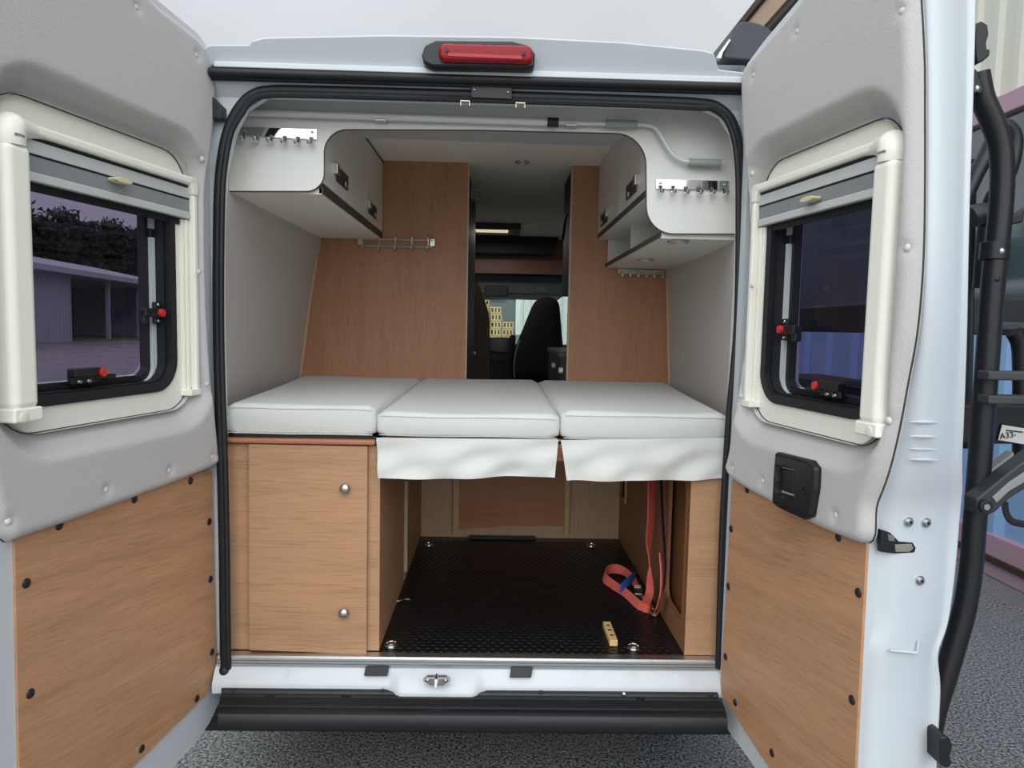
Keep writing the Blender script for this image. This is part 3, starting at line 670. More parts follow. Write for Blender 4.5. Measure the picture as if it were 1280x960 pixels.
# kitchen block on the right of aisle
kt = thing('kitchen_unit', 'low dark kitchen unit with two white knobs right of the aisle', 'cabinet', (.6, 1.9, FZ))
MB().box((.385, 1.5, FZ), (.8, 2.35, 1.42)).build('body', mat('kitchen_dark', (58, 50, 46), .5), kt)
MB().box((.375, 1.5, 1.42), (.8, 2.36, 1.445)).build('worktop', mat('kitchen_top', (92, 86, 82), .4), kt, bevel=.003)
for q in ((694, 457), (703.3, 463)):
    c_ = onX(q[0], q[1], .385); MB().cyl(c_, (-1, 0, 0), .015, .02, 12).build('knob', WBOARD, kt)
tc_ = thing('tall_cupboard', 'tall black cupboard edge at the right side of the aisle', 'cabinet', (.6, 1.6, 1.74))
MB().box((.405, 1.38, 1.74), (.80, 1.75, 2.34)).build('body', mat('black_side', (30, 29, 30), .6), tc_)
MB().tube([onX(703, 300, .40), onX(706, 275, .40), onX(708, 268, .40)], .006, 8).build('handle', STEEL, tc_)

# ================================================================== WHITE REAR HEADER BOARD
hb = thing('header_board', 'white board with an arched cut-out spanning the top of the rear opening', 'board', (0, .12, 2.1))
B0 = [(279, 238), (385, 238.5), (397, 232), (404, 218), (404, 190), (406, 178), (413, 167), (426, 162), (520, 161), (650, 163), (770, 167), (788, 169), (801, 177), (808, 190), (809, 220), (808, 262), (811, 277), (820, 287), (832, 290.5), (923, 292), (936, 292), (936, 195), (915, 140), (880, 118), (600, 108), (320, 105), (290, 135), (278, 200)]
cor = roundpoly(pxY([(279, 238.5), (404.5, 238.5), (404.5, 161), (600, 162), (808, 167), (809, 291.5), (936, 292)], .12), [0, .055, .075, 0, .10, .085, 0], 10)
p = cor+pxY([(936, 195), (915, 140), (880, 118), (600, 108), (320, 105), (290, 135), (278, 200)], .12)
slab(p, [], 0, .015, XZ(.12), .03).build('board_face', WBOARD, hb, smooth=25)
edge = [(279, 238.8), (385, 239.5), (397.5, 233), (405, 218), (405, 190), (407, 178.5), (414, 168), (426, 163), (520, 162), (650, 164), (770, 168), (788, 170), (800.5, 178), (807, 190), (808, 220), (807, 262), (810, 278), (819.5, 288), (832, 291.5), (923, 293)]
MB().tube([(x, .124, z) for x, z in cor], .0035, 6).build('edge_strip', DARKE, hb)
# crank pole
cr = thing('awning_crank', 'silver telescopic crank pole clipped across the white header board', 'crank pole', tuple(onY(600, 150, .10)))
YC = .095
A = onY(301, 140, YC); B = onY(690, 153, YC)
MB().tube([A, B], .0115, 14).build('pole', ALUP, cr)
MB().tube([onY(684, 152.8, YC), onY(698, 153.2, YC)], .0145, 16).build('collar', BLACKP, cr)
MB().tube(smoothline([onY(a, b, YC) for a, b in ((697, 153), (740, 154.5), (790, 155.5), (812, 157), (822, 163), (832, 180), (842, 194), (856, 201.5), (872, 202.5))], 5), .0065, 12).build('crank_rod', ALUP, cr)
MB().tube([onY(757, 154.6, YC), onY(796, 155.8, YC)], .0125, 16).build('grip', mat('grip_grey', (150, 156, 156), .4), cr, bevel=.002)
MB().tube([onY(861, 203, YC), onY(901, 204.5, YC)], .0125, 16).build('grip', mat('grip_grey', (150, 156, 156), .4), cr, bevel=.002)
MB().tube([A+np.array([-.006, 0, 0]), A+np.array([.012, 0, 0])], .0115, 12).build('end_cap', BLACKP, cr)
for q in ((476, 147), (714, 153.5)):
    c_ = onY(q[0], q[1], YC); MB().box(c_+np.array([-.018, -.012, -.012]), c_+np.array([.018, .024, -.007])).build('clip', STEEL, cr, bevel=.001)
# chrome hook rails
def hookrail(l, hooks, lab, Y, rows=12):
    """l: four pixel corners of the plate"""
    pc = [onY(a, b, Y) for a, b in l]; c_ = sum(pc)/4
    t = thing('hook_rail', lab, 'hook rail', tuple(c_))
    MB().prism(pc, [q+np.array([0, .006, 0]) for q in pc]).build('backplate', CHROME, t, bevel=.001)
    for (a, b) in hooks:
        q = onY(a, b, Y); s_ = .011
        MB().tube(smoothline([q+np.array([0, 0, .006]), q+np.array([0, -.006, -.004]), q+np.array([0, -.014, -.016]), q+np.array([0, -.026, -.017]), q+np.array([0, -.031, -.006])], 4), .0065, 8, True, .6).build('hook', CHROME, t)
    for a, b in (l[0], l[1]):
        pass
    for k in (.06, .94):
        q = pc[0]*(1-k)+pc[1]*k+(pc[3]-pc[0])*.4; MB().dome(q+np.array([0, -.0005, 0]), (0, -1, 0), .0045, .003, 10).build('screw', STEEL, t)
    return t
hookrail([(300, 158.5), (396, 161), (396, 174.5), (300, 169.5)], [(305.5, 170), (322, 171), (339, 172), (356, 173), (372.5, 174), (389, 174.5)], 'chrome strip of six hooks on the left of the white header board', .113)
hookrail([(820, 224), (911, 226), (911, 238), (820, 236)], [(825.5, 235), (841, 235.5), (857, 236.5), (873.5, 237), (889.5, 237), (906, 238)], 'chrome strip of six hooks on the right of the white header board', .113)
pc = hookrail([(773, 336), (831, 338), (831, 344), (773, 342)], [(777, 341), (787, 341.5), (797, 342), (807, 342.5), (817, 343), (827, 343.5)], 'small strip of round hooks low on the wood under the right locker', BWY-.008)
# wire coat rack on left partition
cr2 = thing('wire_coat_rack', 'steel wire coat rack with five double hooks on the left wooden partition', 'coat rack', tuple(onY(495, 303, BWY-.02)))
for y0 in (298.5, 307): MB().tube([onY(452, y0, BWY-.03), onY(541, y0+2, BWY-.03)], .0032, 8).build('wire_rail', STEEL, cr2)
for (a, b) in ((448, 302), (538, 304)):
    q = onY(a, b, BWY); MB().box(q+np.array([0, -.03, -.018]), q+np.array([.024, -.002, .018])).build('end_plate', STEEL, cr2, bevel=.002)
for i in range(5):
    a = 454+i*20.3; q = onY(a, 301, BWY-.034); MB().tube(smoothline([q+np.array([0, -.03, .012]), q+np.array([0, -.018, .018]), q+np.array([0, .0, .022]), q+np.array([0, 0, -.035]), q+np.array([0, -.012, -.05]), q+np.array([0, -.035, -.045]), q+np.array([0, -.04, -.03])], 4), .003, 6).build('double_hook', STEEL, cr2)

# ================================================================== OVERHEAD LOCKERS
def locker_latch(c_, sx, parent):
    """flush latch: dark recess plate with chrome tongue; faces -sx"""
    c_ = np.array(c_); d = np.array([sx*.004, 0, 0])
    MB().box(c_+np.array([-.003, -.09, -.026]), c_+np.array([.003, .09, .026])).build('latch_plate', mat('latch_dark', (52, 48, 46), .6), parent, bevel=.002)
    MB().box(c_+np.array([-.006, .03, -.022]), c_+np.array([.006, .075, -.004])).build('latch_tongue', STEEL, parent, bevel=.002)
    MB().box(c_+np.array([-.012, -.125, -.010]), c_+np.array([.012, -.085, .026])).build('latch_catch', STEEL, parent, bevel=.003)
lk = thing('overhead_locker', 'left overhead locker with two pale doors above the bed', 'locker', (-.65, .7, 1.98))
XL = -.504
MB().box((-.86, .137, 1.975), (XL-.004, BWY, 1.993)).build('underside', mat('underside_white', (236, 233, 225), .5), lk)
MB().box((-.80, .137, 1.993), (XL-.02, BWY, 2.343)).build('body', LOCK, lk)
MB().box((XL-.012, .137, 1.978), (XL, BWY-.002, 2.008)).build('bottom_rail', DARKE, lk)
for (y0, y1) in ((.14, .875), (.882, BWY-.004)):
    d_ = MB().box((XL-.018, y0, 2.010), (XL+.001, y1, 2.343)).build('door', LOCK, lk, bevel=.002)
# positions of latches from the photo
for q, i in (((428, 223), 0), ((466, 263), 1)):
    c_ = onX(q[0], q[1], XL+.004); dd = [o_ for o_ in lk.children if o_.name.startswith('door')][i]
    locker_latch((XL+.004, c_[1], c_[2]), 1, dd)
MB().tube([(XL-.001, .137, 2.335), (XL+.004, BWY, 2.335)], .003, 6).build('top_gap', DARKE, lk)
rk = thing('overhead_locker', 'right overhead locker with two doors over an open shelf', 'locker', (.7, .7, 1.86))
XR = .530
MB().box((XR+.02, .137, 2.03), (.86, BWY, 2.343)).build('body', LOCK, rk)
MB().box((XR, .137, 2.000), (XR+.012, BWY-.002, 2.022)).build('bottom_rail', DARKE, rk)
MB().box((XR+.002, .137, 1.995), (.87, BWY, 2.03)).build('shelf_top', WBOARD, rk)
for (y0, y1) in ((.14, .70), (.704, BWY-.004)):
    MB().box((XR-.001, y0, 2.024), (XR+.018, y1, 2.343)).build('door', LOCK, rk, bevel=.002)
for q, i in (((789, 236), 0), ((755, 273), 1)):
    c_ = onX(q[0], q[1], XR-.004); dd = [o_ for o_ in rk.children if o_.name.startswith('door')][i]
    locker_latch((XR-.004, c_[1], c_[2]), -1, dd)
MB().box((.575, .137, 1.862), (.875, BWY-.002, 1.882)).build('shelf', WBOARD, rk)
MB().box((.570, .137, 1.866), (.576, BWY-.002, 1.882)).build('shelf_edge', DARKE, rk)
yv = onX(795, 290, .62)[1]
MB().box((.60, yv, 1.882), (.87, yv+.016, 1.997)).build('divider', WBOARD, rk)
MB().box((.58, BWY-.018, 1.882), (.87, BWY-.004, 1.997)).build('end_board', WBOARD, rk)
MB().box((.855, .14, 1.882), (.87, BWY-.02, 1.997)).build('back_board', LOCK, rk)

# ================================================================== BED
def cushion(u0, u1, ub0, ub1, zf, lab, seed, sag=0):
    t = thing('mattress_cushion', lab, 'cushion', ((u0+u1)/2, .6, 1.22))
    R = np.random.default_rng(seed); mb = MB(); nx, ny = 26, 40; y0, y1 = .02, BWY-.004; v = []; z0 = 1.222
    ph = R.uniform(0, 6, 4); r = .02
    def xat(s, y): k = (y-y0)/(y1-y0); return (u0+(ub0-u0)*k)*(1-s)+(u1+(ub1-u1)*k)*s
    def top(s, k): 
        e = min(s, 1-s); f_ = zf+(1.312-zf)*min(1, k*1.6)
        return f_-sag*math.sin(math.pi*s)*math.sin(math.pi*min(1, k+.1))+.0025*math.sin(7*s+ph[0])*math.sin(5*k+ph[1])
    # closed rounded block: rings around the y axis
    ring = []
    M_ = 48
    ys_ = np.concatenate([[y0, y0+.004, y0+.010, y0+.018], np.linspace(y0+.04, y1-.02, 30), [y1-.006, y1]])
    for j, y in enumerate(ys_):
        d = y-y0; cr_ = .0 if d >= .018 else .018-math.sqrt(max(0, .018**2-(.018-d)**2))
        k = (y-y0)/(y1-y0); xl = xat(0, y)+cr_; xr = xat(1, y)-cr_; pts_ = []
        n_ = 20
        bulge = .004*math.sin(3*y)+.002
        for i in range(n_+1):
            s = i/n_; a = s; x = xl+(xr-xl)*s; e = min(s, 1-s)*(xr-xl); ed = .014-math.sqrt(max(0, .014**2-(.014-min(e, .014))**2))
            pts_.append((x, y, top(s, k)-cr_-ed))
        for i in range(1, 6): pts_.append((xr+bulge*math.sin(math.pi*i/6), y, top(1, k)-cr_-.014-(top(1, k)-cr_-.014-z0-.012-cr_*.7)*i/6))
        for i in range(n_+1):
            s = 1-i/n_; x = xl+(xr-xl)*s; e = min(s, 1-s)*(xr-xl); ed = .012-math.sqrt(max(0, .012**2-(.012-min(e, .012))**2)); pts_.append((x, y, z0+cr_*.7+ed))
        for i in range(1, 6): pts_.append((xl-bulge*math.sin(math.pi*i/6), y, z0+.012+cr_*.7+(top(0, k)-cr_-.014-z0-.012-cr_*.7)*i/6))
        ring.append(pts_)
    n = len(ring[0]); v = [p for r_ in ring for p in r_]
    f = [(j*n+i, j*n+(i+1) % n, (j+1)*n+(i+1) % n, (j+1)*n+i) for j in range(len(ring)-1) for i in range(n)]+[tuple(range(n))[::-1], tuple(range((len(ring)-1)*n, len(ring)*n))]
    mb.add(v, f).build('mattress_body', CUSH, t, smooth=50)
    # seams along the front edges
    for zz, kk in ((zf-.012, 1), (z0+.006, 0)):
        MB().tube([(u0+.008+(u1-u0-.016)*s, y0-.0005, zz+(.0012*math.sin(9*s+seed)-sag*.2*math.sin(math.pi*s)*kk)) for s in np.linspace(0, 1, 24)], .0012, 6).build('seam', CUSH, t)
    return t
c1 = cushion(-.775, -.316, -.905, -.312, 1.318, 'left mattress cushion with no hanging flap, on the cabinet', 1)
c2 = cushion(-.312, .254, -.308, .256, 1.300, 'middle mattress cushion with a cloth flap hanging in front', 2, .004)
c3 = cushion(.259, .782, .259, .905, 1.312, 'right mattress cushion with a cloth flap hanging in front', 3, .002)
def flap(px, parent, seed):
    """hanging cloth flap from four pixel corners"""
    tl, tr, br, bl_ = [onY(a, b, .012) for a, b in px]; mb = MB(); v = []; nx, nz = 60, 22; ph = np.random.default_rng(seed).uniform(0, 6, 5)
    for side in (0, 1):
        for j in range(nz+1):
            k = j/nz
            for i in range(nx+1):
                s = i/nx; p_ = (tl*(1-s)+tr*s)*(1-k)+(bl_*(1-s)+br*s)*k
                fold = 1.5*k*(.007*math.sin(6.0*s+1.5*k+ph[0])+.005*math.sin(13*s-4*k+ph[1])+.0035*math.sin(21*s+6*k+ph[2]))+.004*math.sin(math.pi*k)*math.sin(9*s+8*k+ph[3])
                dip = -.004*math.sin(5*s+ph[4])*k
                v.append((p_[0], p_[1]-.004-.012*k-fold+side*.003, p_[2]+dip))
    w_ = nx+1; o_ = w_*(nz+1); f = []
    for j in range(nz):
        for i in range(nx):
            a = j*w_+i; f += [(a, a+1, a+w_+1, a+w_), (o_+a, o_+a+w_, o_+a+w_+1, o_+a+1)]
    for i in range(nx): f += [(i, o_+i, o_+i+1, i+1), (nz*w_+i, nz*w_+i+1, o_+nz*w_+i+1, o_+nz*w_+i)]
    for j in range(nz): f += [(j*w_, j*w_+w_, o_+j*w_+w_, o_+j*w_), (j*w_+nx, o_+j*w_+nx, o_+j*w_+w_+nx, j*w_+w_+nx)]
    return mb.add(v, f).build('cloth_flap', CUSH, parent, smooth=60)
flap([(470.5, 547), (698, 549), (693, 597), (474, 595)], c2, 5)
flap([(701, 550), (908, 547), (903, 597), (708, 601)], c3, 9)
# bed base board
bb = thing('bed_base', 'wooden bed frame board under the middle and right cushions', 'bed frame', (.25, .1, 1.2))
MB().box((-.30, .045, 1.150), (.78, .065, 1.215)).build('front_rail', wood('wood_rail', (170, 120, 86), 'X'), bb, bevel=.002)
MB().box((-.30, .045, 1.205), (.80, BWY-.01, 1.219)).build('bed_board', W_H, bb)
for i in range(2): MB().box((-.30, .4+i*.5, 1.165), (.79, .44+i*.5, 1.205)).build('cross_rail', W_H, bb)

# ================================================================== LEFT CABINET
lc = thing('storage_cabinet', 'left wooden storage cabinet with a tall hinged door and two round knobs', 'cabinet', (-.55, .3, FZ))
XS = -.302
MB().box((-.787, .03, FZ+.004), (XS, .048, 1.192)).build('front_frame', W_H, lc)
MB().box((-.786, .048, FZ+.004), (-.77, .45, 1.192)).build('outer_side', W_Y, lc)
yE = onX(505, 700, XS)[1]
MB().box((XS-.018, .048, FZ+.004), (XS, yE, 1.192)).build('inner_side', W_Y, lc)
MB().box((-.90, yE-.018, FZ+.004), (XS-.018, yE, 1.19)).build('back_board', W_Y, lc)
d_ = pxY([(309, 556), (458.5, 559), (457, 820), (309.5, 815)], .0)
dr = MB().prism([(d_[i][0], .012, d_[i][1]) for i in range(4)], [(d_[i][0], .029, d_[i][1]) for i in range(4)]).build('door', W_H, lc, bevel=.0015)
for q in ((432, 610), (430.5, 765)):
    c_ = onY(q[0], q[1], .012); MB().cyl(c_, (0, -1, 0), .009, .012, 16).dome(c_+np.array([0, -.012, 0]), (0, -1, 0), .0165, .010, 20).build('knob', STEEL, dr)
# lip of worktop
a_ = pxY([(284, 542), (467, 546), (467, 553), (284, 550)], .0)
lp_ = MB().box((-.79, .006, 1.197), (XS-.012, .10, 1.213)).build('top_board', wood('wood_red', (168, 112, 84), 'X'), lc, bevel=.006)
MB().box((-.785, .03, 1.213), (XS-.014, .9, 1.221)).build('black_mat', BLACKP, lc)
# second board deeper, with hinge
c2b = thing('side_cabinet', 'deep dark wooden side cabinet behind the left storage cabinet', 'cabinet', (-.4, 1, FZ))
x2 = -.302
MB().box((-.80, yE+.035, FZ+.004), (x2, BWY-.03, 1.19)).build('body', W_Y, c2b)
MB().box((x2-.004, yE+.004, FZ+.05), (x2+.012, yE+.03, .95)).build('edge_strip', mat('strip_alu', (178, 156, 134), .5), c2b)
MB().box((x2-.0, yE+.004, .95), (x2+.014, yE+.03, 1.06)).build('hinge', BLACKP, c2b, bevel=.002)
# rear boards under bed
rb = thing('rear_board', 'wooden board closing the far end of the space under the bed', 'board', (.15, BWY, FZ))
MB().box((-.318, BWY-.03, FZ+.002), (.672, BWY-.012, 1.19)).build('back_face', W_L, rb)
q = pxY([(566, 668), (573, 668), (705, 661), (711, 661)], BWY-.06)
xa, xb_, xc, xd = q[0][0], q[1][0], q[2][0], q[3][0]
slab([(xb_, FZ+.045), (xb_+.24, FZ+.066), (xc, FZ+.07), (xc, 1.18), (xb_, 1.18)], [], 0, .014, XZ(BWY-.05)).build('hatch', wood('wood_hatch', (172, 120, 84), 'X'), rb)
for x0, x1, nm in ((xa, xb_, 'post'), (xc, xd, 'post')): MB().box((x0, BWY-.062, FZ+.03), (x1, BWY-.03, 1.19)).build(nm, mat('post_wood', (196, 164, 116), .5, var=.1, vscale=20), rb)
MB().box((xb_+.05, BWY-.07, FZ+.004), (xc-.14, BWY-.052, FZ+.018)).build('bottom_latch', BLACKP, rb)

# ================================================================== RIGHT CABINET
rc = thing('wheel_arch_cabinet', 'right wooden cabinet with a rounded opening in its side', 'cabinet', (.7, .4, FZ))
XC = .672
oc_ = [tuple(onX(a, b, XC)[[1, 2]]) for a, b in ((837, 619), (852, 629), (858, 640), (859, 700), (857, 770), (853, 787), (846, 780), (835, 760), (833.5, 750), (834, 700), (835, 640))]
oc_ = [(onX(836, 617, XC)[1], 1.10), (onX(857, 637, XC)[1], 1.09), (onX(857, 780, XC)[1]+.01, .615), (onX(834, 757, XC)[1], .60)]
ya, yb = .30, .065 #(p_[0] for p_ in oc_), min(p_[0] for p_ in oc_)
hole = rrect(.065, .62, .30, 1.085, .05)
v1 = onX(769, 630, XC)[1]; v0 = onX(781, 672, XC)[1]
hole2 = rrect(v0, .76, v1, 1.0, .02)
hole3 = [(onX(846, 605, XC)[1], 1.105), (onX(858, 607, XC)[1], 1.105), (onX(858, 607, XC)[1], 1.16), (onX(846, 605, XC)[1], 1.16)]
sidep = slab([(.03, FZ+.003), (BWY-.03, FZ+.003), (BWY-.03, 1.19), (.03, 1.19)], [hole, hole2], 0, .014, YZm(XC)).build('side_panel', wood('wood_side_right', (150, 106, 76), 'Z', dark=.85, light=1.1), rc)
MB().tube([(XC+.001, p_[0], p_[1]) for p_ in hole+[hole[0]]], .003, 6, False).build('opening_rim', W_D, rc)
MB().box((XC+.03, .04, FZ), (XC+.04, .40, 1.18)).build('recess_back', W_D, rc)
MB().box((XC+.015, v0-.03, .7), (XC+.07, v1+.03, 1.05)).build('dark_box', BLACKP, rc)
MB().box((XC+.002, v0+.03, .90), (XC+.014, v1-.05, .985)).build('label_plate', WBOARD, rc)
MB().tube([(XC-.002, v0, .76), (XC-.002, v1, .76), (XC-.002, v1, 1.0), (XC-.002, v0, 1.0), (XC-.002, v0, .76)], .006, 6).build('vent_frame', mat('post_wood', (196, 164, 116), .5), rc)
MB().tube([(XC-.003, .10, 1.12), (XC-.003, .10, 1.18), (XC-.003, .05, 1.18), (XC-.003, .05, 1.12), (XC-.003, .10, 1.12)], .005, 6).build('switch_frame', STEEL, rc)
MB().box((XC, .02, FZ+.004), (.80, .036, 1.19)).build('front_panel', W_H, rc, bevel=.0015)
MB().box((XC+.05, .036, 1.17), (.93, BWY-.03, 1.19)).build('top_panel', W_H, rc)
kn = onX(848, 678, XC+.045); MB().dome(kn, (-1, 0, 0), .012, .014, 10).build('knob', STEEL, rc)

# ================================================================== MAT STUDS, rings and loose things
mt = MB(); sx_, sy_ = .030, .0225
v = []; f = []
stud = thing('rubber_floor_mat', 'black studded rubber mat covering the load floor', 'floor mat', (.16, .65, FZ))
iy = 0; y = .035
while y < 1.22:
    x = -.285+(iy % 2)*sx_/2
    while x < .655:
        i = len(v); v.append((x, y, FZ+.0045))
        for k in range(8):
            a = 2*math.pi*k/8; v.append((x+.0095*math.cos(a), y+.0042*math.sin(a), FZ+.0025))
        for k in range(8):
            a = 2*math.pi*k/8; v.append((x+.0125*math.cos(a), y+.0062*math.sin(a), FZ+.0008))
        for k in range(8): f += [(i, i+1+k, i+1+(k+1) % 8), (i+1+k, i+9+k, i+9+(k+1) % 8, i+1+(k+1) % 8)]
        x += sx_
    y += sy_; iy += 1
o = mt.add(v, f).build('studs', MATF, stud); o['kind'] = 'stuff'
MB().box((-.298, .022, FZ), (.668, 1.265, FZ+.0012)).build('mat_sheet', MATF, stud)
for (a, b, lab) in ((489, 806, 'chrome lashing ring at the near left corner of the mat'), (792, 809, 'chrome lashing ring at the near right corner of the mat'), (536, 681, 'chrome lashing ring at the far left of the mat'), (739, 682, 'chrome lashing ring at the far right of the mat')):
    c_ = onZ(a, b, FZ+.006); t = thing('lashing_ring', lab, 'lashing ring', tuple(c_))
    MB().cyl(c_+np.array([0, 0, -.004]), (0, 0, 1), .022, .0025, 20).build('dish', STEEL, t, bevel=.001)
    MB().tube([c_+np.array([.018*math.cos(q), .018*math.sin(q), .001+.004*max(0, math.sin(q))]) for q in np.linspace(0, 6.283, 17)], .0026, 8, False).build('ring', CHROME, t)
# pale wooden block with three notches
p0 = onZ(758, 783, FZ+.006); p1 = onZ(767, 807, FZ+.006); ax = (p1-p0)/2; ln_ = np.linalg.norm(ax); sd = np.array([ax[1], -ax[0], 0])/ln_*.013
wb = thing('wooden_block', 'small pale wooden block lying on the black mat', 'wooden block', tuple((p0+p1)/2))
MB().obox((p0+p1)/2+np.array([0, 0, .008]), ax, sd, (0, 0, .010)).build('block', YELW, wb, bevel=.001)
for k in (-.55, -.05, .5): MB().obox((p0+p1)/2+ax*k+np.array([0, 0, .0185]), ax/ln_*.004, sd*.5, (0, 0, .0008)).build('notch', BROWN, wb)
# scrap
c_ = onZ(505, 751, FZ+.008); sc = MB().add([c_+np.array(q) for q in ((-.02, -.01, 0), (.0, .0, .006), (.022, .006, 0), (.016, .016, .004), (-.006, .008, .001), (-.022, -.002, .003), (-.03, -.02, .002))], [(0, 1, 4, 5), (1, 2, 3, 4), (0, 5, 6)]).build('paper_scrap', WBOARD)
tag(sc, 'tiny white paper scrap on the left of the black mat', 'scrap')
# red strap
XW = .635
rs = thing('lashing_strap', 'red ratchet lashing strap hanging down and looped on the mat', 'strap', tuple(onZ(815, 760, FZ)))
def sx(px, py, X): return onX(px, py, X)
h1 = [sx(814, 598, XW), sx(814, 640, XW), sx(811.5, 675, XW), sx(812, 700, XW), sx(812.5, 725, XW), sx(812, 742, XW-.005), sx(806, 757, XW-.01)]
wv = [np.array([.015, .014, 0]), np.array([.015, .014, 0]), np.array([.013, .012, .0]), np.array([.003, .006, .0]), np.array([.009, -.010, 0]), np.array([.012, -.012, 0]), np.array([.014, -.012, 0])]
ribbon(h1, wv).build('hanging_strap', STRAPR, rs)
z_ = FZ+.006
def fz(px, py, dz=0): return onZ(px, py, z_+dz)
lp1 = [fz(818, 765), fz(800, 757, .006), fz(783, 742, .012), fz(768, 732, .016), fz(756, 722, .022), fz(758, 713, .03), fz(770, 711, .03), fz(783, 716, .022), fz(793, 727, .012), fz(800, 745, .004), fz(816, 765)]
wz = [np.array([.004, .012, .006])]+[np.array([.008, .010, .012])]*3+[np.array([.006, .004, .018])]*3+[np.array([.008, .012, .010])]*3+[np.array([.006, .006, .006])]
ribbon(lp1, wz).build('strap_loop', STRAPR, rs)
ribbon([sx(826, 690, XW), sx(828, 720, XW), sx(826, 745, XW), sx(819, 766, XW)], [np.array([.008, .014, 0])]*4).build('strap_tail', STRAPR, rs)
ribbon([fz(776, 735, .03), fz(785, 727, .04), fz(793, 720, .035)], [np.array([.004, .010, .016])]*3).build('blue_tab', STRAPB, rs)
c_ = fz(797, 733, .03); MB().obox(c_, (.012, -.002, 0), (.002, .014, .0), (0, 0, .001)).build('care_label', WBOARD, rs)
c_ = fz(798, 741, .02); MB().obox(c_, (.014, -.002, 0), (.002, .012, .006), (0, 0, .006)).build('ratchet', STEEL, rs, bevel=.002)
MB().tube(smoothline([fz(815, 756, .014), fz(812, 764, .01), fz(819, 769, .006), fz(824, 763, .008)], 4), .005, 8).build('hook', mat('brass_hook', (206, 178, 130), .3, .8), rs)
bs = thing('black_strap', 'black webbing strap hanging beside the red strap', 'strap', tuple(onZ(818, 766, FZ)))
ribbon([sx(826, 598, XW+.012), sx(828, 650, XW+.012), sx(831, 700, XW+.012), sx(829, 735, XW+.01), sx(820, 763, XW)], [np.array([.008, .020, 0])]*5).build('webbing', STRAPK, bs)
ribbon([fz(816, 765, .004), fz(805, 752, .004), fz(795, 745, .004), fz(784, 745, .003)], [np.array([.008, .012, .0])]*4).build('webbing_tail', STRAPK, bs)

# ================================================================== REAR DOORS
class Door:
    def __init__(s, O, u, sg, root):
        s.O = np.array([O[0], O[1], 0.]); s.u = np.array([*u, 0.])/math.hypot(*u); s.sg = sg; s.n = np.cross([0, 0, 1], s.u)*sg; s.root = root
        root['_loc'] = 1; root.location = s.O; root.rotation_euler = (0, 0, math.atan2(s.u[1], s.u[0])); WM[root.name] = Matrix.Identity(4)
        s.mp = lambda u, v, t: (u, sg*t, v)
    def uv(s, px, py, t=0):
        p = on(px, py, s.O+s.n*t, s.n)-s.O; return (float(p.dot(s.u)), float(p[2]))
    def uvs(s, l, t=0): return [s.uv(a, b, t) for a, b in l]
    def onU(s, px, py, u):
        p = on(px, py, s.O+s.u*u, s.u)-s.O; return (u, float(p[2]), float(p.dot(s.n)))
    def loc(s, P):   # world -> local
        p = np.array(P)-s.O; return np.array([p.dot(s.u), s.sg*p.dot(s.n), p[2]])
rl = thing('rear_door', 'left rear van door with grey felt upper lining and wooden lower card', 'van door')
rr = thing('rear_door', 'right rear van door with a black inner handle and exposed latch edge', 'van door')
DL = Door((-.81, 0), (-.14, -.68), 1, rl); DR = Door((.771, 0), (.097, -.60), -1, rr)
GAPM = mat('seam_dark', (60, 58, 56), .8)
def window_set(D, H, Wn, pocket_t):
    """cream surround, rubber, frame, pane of one door window"""
    r, mp = D.root, D.mp; u0, v0, u1, v1, rad = Wn
    win = slab(rrect(*H), [rrect(u0, v0, u1, v1, rad)], -.026, pocket_t, mp).build('window_surround', CREAM, r, smooth=30)
    g_ = rrect(H[0], H[1], H[2], H[3], H[4]); g_ = [mp(a, b, pocket_t+.0005) for a, b in g_]; MB().tube(g_+[g_[0]], .0022, 6, False).build('seam', GAPM, win)
    o = lambda d, e_=0: rrect(u0+d, v0+d-e_, u1-d, v1-d, max(.01, rad-d))
    slab(rrect(u0-.012, v0-.012, u1+.012, v1+.012, rad+.012), [o(.012)], pocket_t-.012, pocket_t+.006, mp).build('rubber_seal', RUBBER, win, bevel=.003)
    slab(o(.008), [o(.020, .004)], -.075, pocket_t-.010, mp).build('inner_frame', RUBBER, win)
    slab(o(.016, .012), [o(.036, .020)], -.080, -.055, mp).build('white_frame', PAINT, win, bevel=.003)
    slab(o(.034, .018), [o(.050, .018)], -.086, -.064, mp).build('outer_seal', RUBBER, win, bevel=.003)
    slab(o(.044, .01), [], -.092, -.087, mp, .2).build('glass_pane', GLASST, win, smooth=0)
    return win
